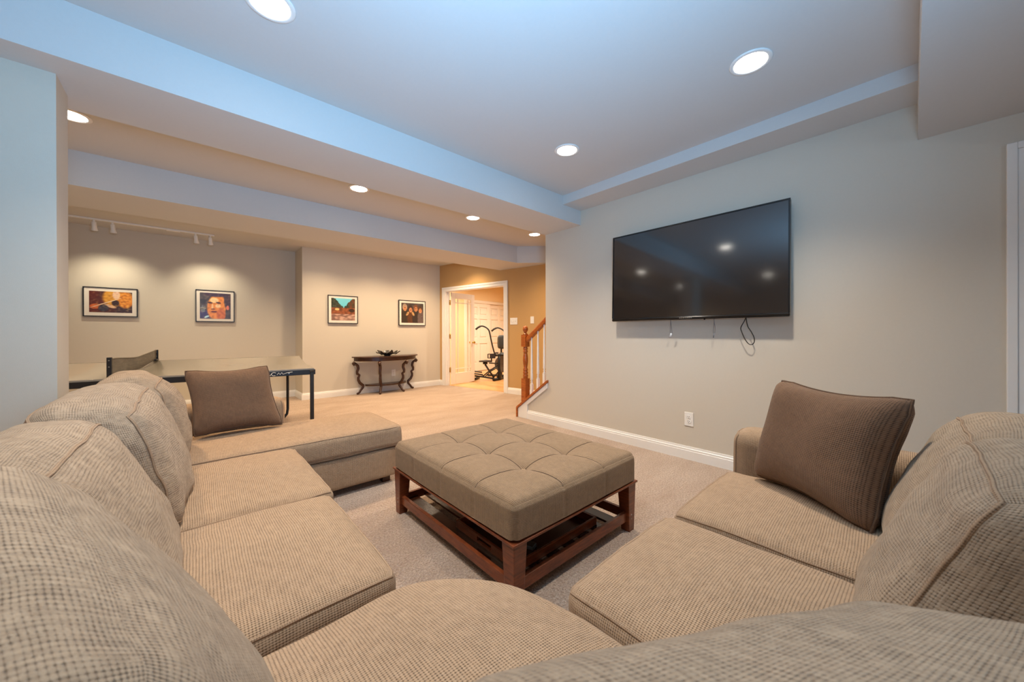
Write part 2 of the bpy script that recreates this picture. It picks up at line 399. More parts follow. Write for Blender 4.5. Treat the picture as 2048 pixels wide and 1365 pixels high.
baseboard('baseboard_door', dwp(1.785), dwp(1.872), tuple(-ee[:2][i] for i in (0, 1)))
baseboard('baseboard_column', (-0.81, 2.659), (-0.472, 2.659), (0, -1))
# casing of the double door (trim_1), stepped profile
def casing(mb, s0, s1, z0, z1, m, tt=-0.02):
    mb.box(s0, s1, tt, 0, z0, z1, m); return mb
cs = MB().box(-0.006, 0.03, -0.022, 0, 0, 2.107, DWM).box(0.03, 0.09, -0.015, 0, 0, 2.03, DWM)
cs.box(1.745, 1.783, -0.022, 0, 0, 2.107, DWM).box(1.69, 1.745, -0.015, 0, 0, 2.03, DWM)
cs.box(0.03, 1.745, -0.022, 0, 2.07, 2.107, DWM).box(0.03, 1.745, -0.015, 0, 2.02, 2.07, DWM)
cs.box(0.085, 0.1, 0, 0.12, 0, 2.03, DWM).box(1.68, 1.695, 0, 0.12, 0, 2.03, DWM).box(0.1, 1.68, 0, 0.12, 2.015, 2.03, DWM)
cs.box(1.665, 1.68, 0.05, 0.085, 0, 2.015, DWM)
struct(cs.build('trim_1', TRIM, bevel=0.003))
# casing and slab of the door on the television wall (trim_2, door_2)
c2 = MB().box(XW-0.022, XW, -0.375, -0.34, 0, 2.125).box(XW-0.016, XW, -0.43, -0.375, 0, 2.06)
c2.box(XW-0.022, XW, -1.39, -0.375, 2.09, 2.125).box(XW-0.016, XW, -1.36, -0.375, 2.055, 2.09).box(XW-0.022, XW, -1.39, -1.36, 0, 2.09).box(XW-0.016, XW, -1.36, -1.30, 0, 2.055)
struct(c2.build('trim_2', TRIM, bevel=0.003))
d2 = struct(MB().box(XW+0.03, XW+0.07, -1.30, -0.43, 0.01, 2.05).build('door_2', TRIM))
for y0, y1 in ((-1.20, -0.92), (-0.81, -0.53)):
    for z0, z1 in ((0.22, 0.85), (1.05, 1.6), (1.72, 1.95)): MB().box(XW+0.022, XW+0.03, y0, y1, z0, z1).build('panel', TRIM, d2, bevel=0.006)
MB().lathe([(0.012, 0), (0.012, 0.03), (0.026, 0.04), (0.028, 0.055), (0.015, 0.068)], 16, Matrix.Translation((XW+0.03, -1.22, 0.95)) @ Matrix.Rotation(-PI/2, 4, 'Y')).build('door_knob', BRASS, d2)
# French door leaf, standing open at right angles into the exercise room
LM = DWM @ Matrix.Translation((1.64, 0.115, 0.012)) ; LW, LH = 0.72, 2.0
d1 = MB()
for a, b, z0, z1 in ((0, 0.115, 0, LH), (LW-0.115, LW, 0, LH), (0.115, LW-0.115, 0, 0.24), (0.115, LW-0.115, LH-0.125, LH)):
    d1.box(-0.018, 0.018, a, b, z0, z1, LM)
d1 = struct(d1.build('door_1', DOORP, bevel=0.004))
mu = (0.115, LW-0.115, 0.24, LH-0.125)
for x in (0.20, LW-0.20): MB().box(-0.014, 0.014, x-0.009, x+0.009, mu[2], mu[3], LM).build('muntin', DOORP, d1)
for z in (0.33, LH-0.215): MB().box(-0.0135, 0.0135, mu[0], mu[1], z-0.009, z+0.009, LM).build('muntin', DOORP, d1)
xs = [mu[0], 0.191, 0.209, LW-0.209, LW-0.191, mu[1]]; zs = [mu[2], 0.321, 0.339, LH-0.224, LH-0.206, mu[3]]
for a in (0, 2, 4):
    for b in (0, 2, 4): MB().box(-0.003, 0.003, xs[a], xs[a+1], zs[b], zs[b+1], LM).build('pane', GLASS, d1)
for sx in (-1, 1):
    MB().lathe([(0.024, 0), (0.024, 0.006), (0.01, 0.01), (0.01, 0.03), (0.025, 0.04), (0.028, 0.052), (0.016, 0.066)], 16, LM @ Matrix.Translation((0.018*sx, LW-0.06, 0.9)) @ Matrix.Rotation(sx*PI/2, 4, 'Y')).build('door_knob', BRASS, d1)
for z in (1.79, 1.06, 0.33):
    MB().box(1.655, 1.679, 0.088, 0.118, z-0.05, z+0.05, DWM).tube([tuple(DWM @ Vector((1.658, 0.104, z-0.055))), tuple(DWM @ Vector((1.658, 0.104, z+0.055)))], 0.008, 8).build('hinge', BRASS, d1)
# closet: casing and two six-panel sliding doors
cc = MB().box(3.10, 3.12, 2.0, 2.09, 0, 2.1, DWM).box(3.10, 3.12, 4.16, 4.25, 0, 2.1, DWM).box(3.10, 3.12, 2.09, 4.16, 2.02, 2.1, DWM)
struct(cc.build('trim_3', DOORP, bevel=0.004))
for nm, t0, t1, s0 in (('door_3', 2.1, 3.14, 3.13), ('door_4', 3.10, 4.15, 3.17)):
    ww = (t1-t0-0.36)/2; mb = MB().box(s0+0.018, s0+0.035, t0, t1, 0.01, 2.02, DWM)
    for a, b in ((t0, t0+0.13), (t0+0.13+ww, t0+0.23+ww), (t1-0.13, t1)): mb.box(s0-0.004, s0+0.018, a, b, 0.01, 2.02, DWM)
    for a, b in ((t0+0.13, t0+0.13+ww), (t0+0.23+ww, t1-0.13)):
        for z0, z1 in ((0.01, 0.24), (0.82, 0.98), (1.55, 1.66), (1.90, 2.02)): mb.box(s0-0.004, s0+0.018, a, b, z0, z1, DWM)
    dr = struct(mb.build(nm, DOORP, bevel=0.003))
    for i in range(2):
        a = t0+0.13+i*(ww+0.10)
        for z0, z1 in ((0.24, 0.82), (0.98, 1.55), (1.66, 1.90)):
            MB().prism([(a+0.04, z0+0.04), (a+ww-0.04, z0+0.04), (a+ww-0.04, z1-0.04), (a+0.04, z1-0.04)], s0+0.002, s0+0.02, 'x', DWM).build('panel', DOORP, dr, bevel=0.008)
# unseen window behind the camera, added for the cool light
wn = MB()
for a, b, z0, z1 in ((-0.3, -0.24, 0.85, 2.2), (1.44, 1.5, 0.85, 2.2), (-0.24, 1.44, 0.85, 0.91), (-0.24, 1.44, 2.14, 2.2), (0.58, 0.62, 0.91, 2.14)): wn.box(a, b, -2.47, -2.41, z0, z1)
wn = struct(wn.build('added_window', TRIM, bevel=0.004))
for a, b in ((-0.24, 0.58), (0.62, 1.44)): MB().box(a, b, -2.445, -2.44, 0.91, 2.14).build('pane', GLASS, wn)

# ------------------------------------------------------------------ stair railing
sk = [(3.52, 0.0), (3.52, 0.118), (2.995, 0.502), (2.995, 0.44), (3.345, 0.185), (3.345, 0.0)]
struct(MB().prism(sk, XW-0.018, XW, 'x').build('trim_4', TRIM, bevel=0.002))
sl = math.atan2(0.384, 0.525)
oc = MB().prism([(3.545, 0.0), (3.545, 0.128), (3.535, 0.142), (2.985, 0.542), (2.985, 0.510), (3.523, 0.118), (3.523, 0.0)], XW-0.034, XW+0.14, 'x')
struct(oc.build('trim_5', OAK, bevel=0.003))
rail = thing('stair_railing', (XW+0.06, 3.46, 0.17), 'oak stair railing with turned newel post and white balusters at the wall end', 'railing')
nx, ny = XW+0.06, 3.455
def sq(x, y, h, z0, z1): return MB().box(x-h, x+h, y-h, y+h, z0, z1)
npst = sq(nx, ny, 0.04, 0.16, 0.515); NM = Matrix.Translation((nx, ny, 0))
npst.lathe([(0.036, 0.51), (0.03, 0.53), (0.036, 0.545), (0.036, 0.56), (0.027, 0.57), (0.035, 0.585), (0.035, 0.60), (0.026, 0.61), (0.034, 0.625), (0.034, 0.64), (0.024, 0.655), (0.030, 0.70), (0.036, 0.76), (0.034, 0.80), (0.028, 0.84), (0.025, 0.86), (0.033, 0.87), (0.033, 0.885), (0.025, 0.895), (0.033, 0.905), (0.033, 0.92), (0.026, 0.93), (0.036, 0.945)], 24, NM)
b2 = len(npst.v); npst.box(nx-0.04, nx+0.04, ny-0.04, ny+0.04, 0.94, 1.10)
npst.lathe([(0.036, 1.10), (0.03, 1.112), (0.017, 1.122), (0.017, 1.132), (0.028, 1.145), (0.036, 1.165), (0.037, 1.18), (0.033, 1.20), (0.02, 1.215), (0.006, 1.22)], 24, NM)
npst.build('newel_post', OAK, rail)
def railz(y): return 1.03+(3.42-y)*0.75
hr = MB(); prof = [(-0.028, -0.028), (0.028, -0.028), (0.03, 0.008), (0.022, 0.026), (0, 0.032), (-0.022, 0.026), (-0.03, 0.008)]
v0 = [(nx+a, 3.415, railz(3.415)+b*1.25) for a, b in prof]; v1 = [(nx+a, 2.6, railz(2.6)+b*1.25) for a, b in prof]
hr.v = v0+v1; n = len(prof)
for i in range(n): hr.face((i, (i+1) % n, n+(i+1) % n, n+i))
hr.face(range(n)); hr.face(range(2*n-1, n-1, -1)); hr.build('handrail', OAK, rail, bevel=0.004)
def capz(y): return 0.142+(3.535-y)*0.4/0.55
for y in (3.335, 3.22, 3.11):
    z0, z1 = capz(y)-0.01, railz(y)-0.03; zt = z0+0.235
    bm_ = sq(nx, y, 0.016, z0, z0+0.17); T = Matrix.Translation((nx, y, 0))
    bm_.lathe([(0.015, z0+0.168), (0.019, z0+0.18), (0.010, z0+0.195), (0.017, z0+0.205), (0.010, z0+0.22), (0.018, zt), (0.017, zt+0.05), (0.010, z1-0.05), (0.0095, z1)], 14, T)
    bm_.build('baluster', TRIM, rail)

# ------------------------------------------------------------------ ceiling cans and track light
def can(x, y, z, label, e, col, cone=136):
    t = thing('recessed_light', (x, y, z), label, 'ceiling light', 'recessed ceiling lights')
    T = Matrix.Translation((x, y, z))
    ring = MB(); k = 36
    prof = [(0.098, 0.0), (0.100, -0.003), (0.097, -0.006), (0.080, -0.007), (0.077, -0.004), (0.076, 0.0)]
    o = 0
    for r, zz in prof:
        for q in range(k): ring.v.append((x+r*math.cos(2*PI*q/k), y+r*math.sin(2*PI*q/k), z+zz))
    for i in range(len(prof)-1):
        for q in range(k): ring.face((i*k+q, i*k+(q+1) % k, (i+1)*k+(q+1) % k, (i+1)*k+q), smooth=True)
    ring.build('trim_ring', TRIM, t)
    MB().lathe([(0.077, -0.0008), (0.074, -0.004), (0.05, -0.0055), (0.001, -0.006)], 32, T).build('lens', LENS, t)
    L = lamp('can_lamp', 'SPOT', (x, y, z-0.03), e, col, (x, y, 0), spot_size=math.radians(cone), spot_blend=1.0, shadow_soft_size=0.06)
    return t
MAINE, FARE = 128, 142
mains = [(2.268, 0.583, 'recessed ceiling light nearest the soffit corner above the television'), (2.25, 1.847, 'recessed ceiling light in the front corner by the long beam'), (0.261, 1.905, 'recessed ceiling light cut by the top edge of the photo'),
         (-2.37, 1.95, 'recessed ceiling light left of the column'), (-2.37, 0.58, 'recessed ceiling light at the left end of the room')]
for x, y, lb in mains: can(x, y, ZC, lb, MAINE, WARM, 116)
can(0.0, 0.68, ZC, 'added recessed ceiling light above the sofa corner', 70, WARM, 100)  # unseen can, added to brighten the corner back cushions
fars = [(-0.608, 3.755, 'recessed ceiling light half hidden behind the column edge'), (1.261, 3.732, 'recessed ceiling light behind the long beam, leftmost of three in a row'),
        (2.664, 3.719, 'recessed ceiling light behind the long beam, middle of three in a row'), (3.80, 3.741, 'recessed ceiling light at the stair end behind the long beam'), (-2.74, 3.84, 'recessed ceiling light beyond the column'),
        (-0.7, 5.7, 'added recessed ceiling light above the net of the ping-pong table'), (0.75, 5.7, 'added recessed ceiling light above the open end of the ping-pong table')]  # these two unseen cans are added to warm and brighten the alcove
for x, y, lb in fars: can(x, y, ZC, lb, FARE if y < 5 else 105, FARW)
for x, y, lb in ((1.65, 6.15, 'near the alcove corner'), (2.55, 6.15, 'above the console table'), (3.40, 6.15, 'above the picture of four people'), (3.75, 5.70, 'above the double door')): can(x, y, ZC, 'recessed ceiling light behind the second beam '+lb, 95, FARW)
for s, t, lb in ((1.7, 2.7, 'above the exercise machines'), (0.4, 1.6, 'nearest its doorway'), (2.4, 1.0, 'added behind its glazed door')):  # last one is unseen, added to light the wall behind the glass
    p = DWM @ Vector((s, t, 0)); can(p.x, p.y, ZC, 'recessed ceiling light in the exercise room '+lb, 190, (1, 0.86, 0.68), 177)
tr = thing('track_light', (-0.45, 6.9, ZC), 'white ceiling track light with four small heads above the two alcove pictures', 'track light')
MB().box(-1.75, 0.245, 6.885, 6.92, ZC-0.022, ZC).build('track', WPLAST, tr, bevel=0.003)
MB().box(-0.27, -0.13, 6.878, 6.927, ZC-0.03, ZC).build('feed_connector', WPLAST, tr, bevel=0.004)
for x, tx, tz in ((-0.93, -0.90, 1.62), (-0.77, -0.72, 1.62), (0.035, 0.20, 1.62), (0.196, 0.33, 1.62)):
    p = Vector((x, 6.902, ZC-0.05)); a = (Vector((tx, 7.39, tz))-p).normalized()
    a2 = (a+Vector((0, 0, -0.6))).normalized()
    rot = a2.to_track_quat('-Z', 'Y').to_matrix().to_4x4(); T = Matrix.Translation(p) @ rot
    hd = MB().tube([(x, 6.902, ZC-0.02), (x, 6.902, ZC-0.055)], 0.012, 10).lathe([(0.016, 0.005), (0.022, 0.0), (0.023, -0.06), (0.029, -0.088), (0.033, -0.106), (0.029, -0.106)], 20, T)
    h = hd.build('lamp_head', WPLAST, tr); MB().lathe([(0.026, -0.1055), (0.005, -0.1075)], 16, T).build('bulb', BULB, h)
    lamp('track_lamp', 'SPOT', p+a2*0.12, 21, SPOTC, (tx, 7.393, tz-0.62), spot_size=math.radians(104), spot_blend=1.0, shadow_soft_size=0.02)

# ------------------------------------------------------------------ pictures
def paint(w, h, fn, name, P0, ux, uz, off, parent):
    me = bpy.data.meshes.new(name); vs_ = []; fs = []
    for j in range(h+1):
        for i in range(w+1): vs_.append(tuple(P0+ux*(i/w)+uz*(j/h)+off))
    for j in range(h):
        for i in range(w): a = j*(w+1)+i; fs.append((a, a+1, a+w+2, a+w+1))
    me.from_pydata(vs_, [], fs); ca = me.color_attributes.new('Col', 'FLOAT_COLOR', 'POINT')
    for j in range(h+1):
        for i in range(w+1): ca.data[j*(w+1)+i].color = lin(fn(i/w, j/h))
    me.materials.append(PRINT); o = bpy.data.objects.new(name, me); C.objects.link(o)
    o.parent = parent; o.matrix_parent_inverse = parent.matrix_world.inverted(); return o
def mixc(a, b, t): t = max(0, min(1, t)); return tuple(x*(1-t)+y*t for x, y in zip(a, b))
def nz2(u, v, s, k): return noise.noise(Vector((u*s, v*s, k)))
def blob(u, v, cx, cy, rx, ry, ang=0, soft=0.25):
    c, s = math.cos(ang), math.sin(ang); x, y = u-cx, v-cy
    d = math.hypot((x*c+y*s)/rx, (-x*s+y*c)/ry); return max(0, min(1, (1-d)/soft+0.5))
def art_gold(u, v):
    c = mixc((92, 36, 26), (58, 40, 44), u*1.2+nz2(u, v, 5, 1)*0.5)
    c = mixc(c, (214, 150, 50), blob(u, v, 0.56, 0.72, 0.26, 0.42)); c = mixc(c, (226, 140, 40), blob(u, v, 0.84, 0.62, 0.20, 0.40))
    c = mixc(c, (236, 196, 164), blob(u, v, 0.62, 0.84, 0.09, 0.2)); c = mixc(c, (60, 40, 36), blob(u, v, 0.60, 0.46, 0.09, 0.14))
    c = mixc(c, (198, 96, 44), blob(u, v, 0.14, 0.28, 0.13, 0.12)); c = mixc(c, (232, 190, 150), blob(u, v, 0.48, 0.30, 0.16, 0.06, -0.5))
    c = mixc(c, (60, 56, 66), blob(u, v, 0.32, 0.2, 0.12, 0.16)); c = mixc(c, (238, 208, 170), blob(u, v, 0.38, 0.46, 0.46, 0.018, 0.60))
    k = nz2(u, v, 14, 2); c = mixc(c, (250, 214, 120) if k > 0 else (84, 30, 20), abs(k)*(0.65 if u > 0.68 else 0.35)); return c
def art_portrait(u, v):
    c = mixc((62, 54, 56), (96, 82, 76), 0.5+nz2(u, v, 5, 3)); c = mixc(c, (70, 60, 104), blob(u, v, 0.16, 0.16, 0.26, 0.16))
    c = mixc(c, (190, 226, 236), blob(u, v, 0.22, 0.08, 0.09, 0.035, 0.5)); c = mixc(c, (132, 140, 140), blob(u, v, 0.1, 0.38, 0.1, 0.14)*(0.6+nz2(u, v, 20, 4)))
    c = mixc(c, (232, 142, 56), blob(u, v, 0.54, 0.46, 0.31, 0.50, -0.1, 0.15)); c = mixc(c, (206, 108, 48), blob(u, v, 0.68, 0.16, 0.15, 0.24))
    c = mixc(c, (248, 208, 150), blob(u, v, 0.46, 0.72, 0.14, 0.1)); c = mixc(c, (246, 204, 150), blob(u, v, 0.58, 0.5, 0.09, 0.07)); c = mixc(c, (242, 196, 140), blob(u, v, 0.4, 0.46, 0.03, 0.12))
    c = mixc(c, (70, 48, 62), blob(u, v, 0.52, 1.0, 0.40, 0.15)); c = mixc(c, (74, 52, 58), blob(u, v, 0.92, 0.72, 0.14, 0.34))
    for ex in (0.32, 0.60): c = mixc(c, (78, 40, 26), blob(u, v, ex, 0.625, 0.085, 0.032, -0.12))
    c = mixc(c, (120, 60, 30), blob(u, v, 0.42, 0.375, 0.07, 0.025)); c = mixc(c, (104, 40, 34), blob(u, v, 0.45, 0.275, 0.10, 0.035)); c = mixc(c, (226, 120, 92), blob(u, v, 0.9, 0.44, 0.05, 0.09))
    k = nz2(u, v, 11, 9); return mixc(c, (250, 190, 110) if k > 0 else (60, 30, 30), abs(k)*0.3)
def art_lane(u, v):
    c = mixc((84, 190, 214), (120, 206, 224), v); sk_ = abs(u-0.5)*1.25
    tree = sk_ > (v-0.58)*1.15+nz2(u, v, 12, 5)*0.09
    if v > 0.55 and tree: c = mixc((44, 52, 40), (78, 78, 62), 0.5+nz2(u, v, 13, 6)*1.1)
    if v > 0.55 and tree and u > 0.72: c = mixc(c, (112, 66, 40), 0.5+nz2(u, v, 8, 6))
    if v <= 0.58: c = mixc((152, 88, 54), (110, 64, 44), 0.5+nz2(u, v, 9, 7)*1.3)
    if v < 0.30: c = mixc((128, 96, 84), (196, 158, 140), 0.5+nz2(u*2, v*4, 3, 8)*1.6)
    c = mixc(c, (222, 190, 120), blob(u, v, 0.24, 0.5, 0.09, 0.05)); c = mixc(c, (60, 44, 34), blob(u, v, 0.86, 0.46, 0.12, 0.08))
    return c
def art_group(u, v):
    c = mixc((58, 56, 54), (86, 76, 72), 0.5+nz2(u, v, 7, 11))
    for i, (x, y, w_) in enumerate(((0.16, 0.24, 0.2), (0.42, 0.22, 0.16), (0.66, 0.25, 0.18), (0.88, 0.22, 0.16))):
        c = mixc(c, ((60, 50, 40), (92, 58, 38), (56, 46, 42), (104, 88, 84))[i], blob(u, v, x, y, w_, 0.46))
    for i, (x, y) in enumerate(((0.15, 0.74), (0.40, 0.68), (0.64, 0.72), (0.84, 0.66))):
        c = mixc(c, ((168, 146, 124), (62, 44, 38), (122, 78, 54), (86, 60, 46))[i], blob(u, v, x, y+0.05, 0.105, 0.17)); c = mixc(c, (206, 142, 98), blob(u, v, x+0.01, y-0.03, 0.07, 0.12))
        c = mixc(c, (120, 70, 46), blob(u, v, x+0.01, y-0.06, 0.04, 0.014)); c = mixc(c, (90, 54, 40), blob(u, v, x+0.01, y+0.02, 0.05, 0.012))
    for x, a in ((0.27, -0.5), (0.52, 0.4)): c = mixc(c, (196, 152, 100), blob(u, v, x, 0.46, 0.05, 0.11, a))
    return mixc(c, (40, 30, 26), max(0, nz2(u, v, 16, 12))*0.5)
def picture(x0, x1, z0, z1, yw, mat_w, fn, label):
    cx = (x0+x1)/2; t = thing('framed_picture', (cx, yw, (z0+z1)/2), label, 'picture', 'framed pictures on the far walls')
    y0 = yw-0.028; fwid = 0.011; fr = MB()
    for a, b, c, d in ((x0, x1, z0, z0+fwid), (x0, x1, z1-fwid, z1), (x0, x0+fwid, z0+fwid, z1-fwid), (x1-fwid, x1, z0+fwid, z1-fwid)): fr.box(a, b, y0, yw-0.001, c, d)
    fr.build('frame', BLACKM, t)
    MB().box(x0+fwid, x1-fwid, y0+0.008, yw-0.002, z0+fwid, z1-fwid).build('mat_board', MATW, t)
    a, b, c, d = mat_w
    paint(72, 60, fn, 'art_print', Vector((x0+a, y0+0.0065, z0+c)), Vector((x1-x0-a-b, 0, 0)), Vector((0, 0, z1-z0-c-d)), Vector((0, 0, 0)), t)
    return t
picture(-1.093, -0.584, 1.365, 1.766, 7.393, (0.055, 0.055, 0.058, 0.055), art_gold, 'wide framed picture of a golden-haired flute player, left in the alcove')
picture(0.034, 0.511, 1.314, 1.816, 7.393, (0.05, 0.05, 0.05, 0.045), art_portrait, 'framed close-up face in orange light, right of two alcove pictures')
picture(1.772, 2.281, 1.305, 1.808, 6.854, (0.055, 0.05, 0.055, 0.05), art_lane, 'square framed picture of a tree-lined street under blue sky')
picture(3.073, 3.66, 1.285, 1.798, 6.854, (0.055, 0.045, 0.055, 0.055), art_group, 'framed picture of four people in dark coats beside the ochre wall')

# ------------------------------------------------------------------ outlets and switches
def plate(name, M_, w_, h_, label, cat, kind):
    t = thing(name, M_.translation, label, cat); 
    MB().box(-w_/2, w_/2, -0.006, 0, -h_/2, h_/2, M_).build('cover_plate', WPLAST, t, bevel=0.003)
    if kind == 'outlet':
        for z in (-0.02, 0.02):
            r = MB().lathe([(0.0165, 0.0), (0.0165, 0.003)], 20, M_ @ Matrix.Translation((0, -0.006, z)) @ Matrix.Rotation(PI/2, 4, 'X')).build('receptacle', WPLAST, t)
            sl_ = MB()
            for x in (-0.006, 0.006): sl_.box(x-0.0012, x+0.0012, -0.0096, -0.0088, z, z+0.009, M_)
            sl_.box(-0.0025, 0.0025, -0.0096, -0.0088, z-0.011, z-0.006, M_); sl_.build('slot', DKSLOT, r)
    else:
        for i in range(kind):
            x = (i-(kind-1)/2)*0.046
            MB().box(x-0.005, x+0.005, -0.009, -0.006, -0.012, 0.012, M_).box(x-0.004, x+0.004, -0.018, -0.006, 0.0, 0.008, M_).build('toggle', WPLAST, t)
    return t
RW = Matrix.Translation((XW, 1.312, 0.356)) @ Matrix.Rotation(-PI/2, 4, 'Z')
plate('wall_outlet', RW, 0.076, 0.122, 'white duplex outlet low on the wall under the television', 'outlet', 'outlet')
plate('wall_outlet', Matrix.Translation((2.969, 6.854, 0.343)), 0.08, 0.13, 'white outlet low on the wall behind the console table', 'outlet', 'outlet')
SM = lambda s, z: DWM @ Matrix.Translation((s, 0, z))
plate('light_switch', SM(-0.142, 1.343), 0.165, 0.125, 'white three-gang light switch beside the double door casing', 'switch', 3)
plate('light_switch', SM(-0.55, 1.355), 0.075, 0.125, 'single white light switch above the stair rail', 'switch', 1)

# ------------------------------------------------------------------ television
tv = thing('television', (XW, 1.294, 1.235), 'large black flat television on the wall, switched off', 'television')
y0, y1 = 0.574, 2.014; zt, zb = 2.082, 1.235; xt, xb = 3.178, 3.156
def tvp(y, z, off=0.0): f_ = (z-zb)/(zt-zb); return Vector((xb+(xt-xb)*f_+off, y, z))
def tvbox(a, b, c, d, o0, o1): return MB().hexa([tvp(y, z, o) for z in (c, d) for y in (a, b) for o in (o0, o1)])
tvbox(y0+0.002, y1-0.002, zb+0.002, zt-0.002, 0.004, 0.045).build('housing', TVBLACK, tv, bevel=0.004)
bz = MB()
for a, b, c, d in ((y0, y1, zt-0.011, zt), (y0, y0+0.011, zb+0.028, zt-0.011), (y1-0.011, y1, zb+0.028, zt-0.011)):
    bz.hexa([tvp(y, z, o) for z in (c, d) for y in (a, b) for o in (-0.002, 0.012)])
bz.build('bezel', TVBLACK, tv)
tvbox(y0, y1, zb, zb+0.028, -0.006, 0.03).build('bottom_bar', plain('gloss_black', (22, 20, 19), 0.15), tv, bevel=0.008)
tvbox(y0+0.011, y1-0.011, zb+0.028, zt-0.011, 0.0015, 0.004).build('screen', SCREEN, tv)
lg = MB()
for i, wd in enumerate((0.009, 0.011, 0.012, 0.009, 0.011, 0.010, 0.012)):
    c = 1.245+i*0.0155; lg.hexa([tvp(y, z, o) for z in (zb+0.010, zb+0.018) for y in (c-wd/2, c+wd/2) for o in (-0.0075, -0.005)])
lg.build('logo', SILVER, tv)
MB().lathe([(0.006, 0), (0.006, 0.008)], 12, Matrix.Translation((3.165, 1.145, zb-0.008))).build('sensor', TVBLACK, tv)
bk = tag(MB().box(XW-0.022, XW, 0.95, 1.70, 1.42, 1.86).box(XW-0.058, XW-0.02, 1.02, 1.06, 1.40, 1.9).box(XW-0.058, XW-0.02, 1.56, 1.60, 1.40, 1.9).build('mounting_bracket', BLACKM), 'black steel mounting bracket behind the television', 'bracket')
XC = 3.215
def tvy(px): # wall position along y seen at this image column, at the cord depth
    k = (px-1024)/714.387; a = F+R*k; return XC*a.y/a.x
def tvz(px, py): k = (px-1024)/714.387; a = F+R*k-U*((py-668)/714.387); return 1.12+a.z*XC/a.x
def P(px, py): return (XC, tvy(px), tvz(px, py))
def cord(pts, r, mat, closed=False, n=6, sub=6):
    pts = [Vector(p) for p in pts]; out = []; k = len(pts)
    for i in range(k-1 if not closed else k):
        p0, p1, p2, p3 = pts[max(i-1, 0) if not closed else (i-1) % k], pts[i], pts[(i+1) % k], pts[min(i+2, k-1) if not closed else (i+2) % k]
        for s in range(sub):
            t = s/sub; out.append(0.5*((2*p1)+(p2-p0)*t+(2*p0-5*p1+4*p2-p3)*t*t+(3*p1-p0-3*p2+p3)*t**3))
    if not closed: out.append(pts[-1])
    return MB().tube(out, r, n, closed)
for px, lb in ((1341, 'thin grey release cord with clear tab, leftmost under the television'), (1428, 'thin grey release cord hanging at the middle under the television')):
    t = thing('pull_cord', P(px, 628), lb, 'cord')
    cord([P(px, 628), P(px+0.3, 645), P(px-0.8 if px < 1400 else px-1.5, 662), P(px-0.6 if px < 1400 else px-1.3, 667)], 0.0018, CORDG).build('cord', CORDG, t)
    cord([P(px, 628), P(px+0.6, 645), P(px+2.2, 655), P(px+3.4 if px < 1400 else px+1.8, 667)], 0.0018, CORDG).build('cord', CORDG, t)
    a, b = P(px+1.5 if px < 1400 else px+0.3, 667), P(px-1 if px < 1400 else px-1.3, 676)
    MB().tube([a, b], 0.009 if px < 1400 else 0.004, 10, flat=(0.35, 1)).build('tab', plain('clear_tab', (190, 194, 200), 0.3) if px < 1400 else CORDG, t)
tag(cord([P(1492, 634), P(1489, 642), P(1482, 655), P(1483, 663), P(1489, 677), P(1495, 686), P(1500, 689.5), P(1505, 689), P(1508.5, 684), P(1508, 675), P(1502, 663), P(1496, 654), P(1493, 642), P(1491.8, 634)], 0.0033, CORDK).build('power_cable', CORDK), 'black power cable hanging in a loop under the television', 'cable')

# ------------------------------------------------------------------ ottoman
ot = thing('ottoman', (1.405, 1.605, 0), 'tufted brown chenille cocktail ottoman on mahogany legs with slatted shelf', 'ottoman')
ox0, ox1, oy0, oy1 = 0.940, 1.885, 1.045, 2.175
ocx, ocy = (ox0+ox1)/2, (oy0+oy1)/2
btn = [(ocx+i*0.16, ocy+j*0.293) for i in (-1, 1) for j in (-1, 0, 1)]
of, oE = softmap(hexc(ox0+0.001, ox1-0.001, oy0+0.001, oy1-0.001, 0.281, 0.452), 0.034, (0.006, 0.006, 0.018), 0.0012, 4)
def tuft(p, u, v, w_):
    if w_ < 0 and (abs(u) > 0.999 or abs(v) > 0.999):
        q = of(u, v, 0.0); p = Vector((q.x, q.y, max(p.z, 0.281)))
    rows = (ocy-0.293, ocy, ocy+0.293); cols = (ocx-0.16, ocx+0.16)
    sr = max(math.exp(-((p.y-y)/0.008)**2) for y in rows); sc_ = max(math.exp(-((p.x-x)/0.008)**2) for x in cols)
    top = min(1, max(0, (w_-0.2)/0.6))
    edge = max(abs(u), abs(v)); p = p+Vector((0, 0, -0.016*top*max(0, (edge-0.78)/0.22)**2.5))
    if top > 0:
        dz = 0.0
        for bx, by in btn:
            d = math.hypot((p.x-bx), (p.y-by)*0.9); dz += 0.035*math.exp(-d/0.042)+0.010*math.exp(-(d/0.13)**2)
        p = p+Vector((0, 0, -(dz+0.006*max(sr, sc_))*top))
    if abs(w_) < 0.96:
        k = 0.006*(1-top)
        if abs(u) > 0.97: p = p+Vector((-math.copysign(k*sr, u), 0, 0))
        if abs(v) > 0.97: p = p+Vector((0, -math.copysign(k*sc_, v), 0))
    return p
ouph = softbox('cushion', hexc(ox0+0.001, ox1-0.001, oy0+0.001, oy1-0.001, 0.281, 0.452), OTTOF, ot, r=0.034, crown=(0.006, 0.006, 0.018), n=120, wrinkle=0.0012, seed=4, bow=tuft)
for bx, by in btn:
    MB().lathe([(0.012, -0.004), (0.015, 0.0), (0.012, 0.004), (0.004, 0.006)], 16, Matrix.Translation((bx, by, 0.4205))).build('button', OTTOF, ouph)
def seamline(a, b):
    pts = []
    for q in range(49):
        u, v = [a[i]+(b[i]-a[i])*q/48 for i in (0, 1)]; p = tuft(of(u, v, 1.0), u, v, 1.0); pts.append(p+Vector((0, 0, 0.0016)))
    MB().tube(pts, 0.0013, 5).build('seam', SEAM, ouph)
SEAM = plain('seam_thread', (70, 52, 40), 0.9)
Ex, Ey = (ox1-ox0)/2-0.001, (oy1-oy0)/2-0.001
for j in (-1, 0, 1): seamline((-0.995, j*0.293/Ey), (0.995, j*0.293/Ey))
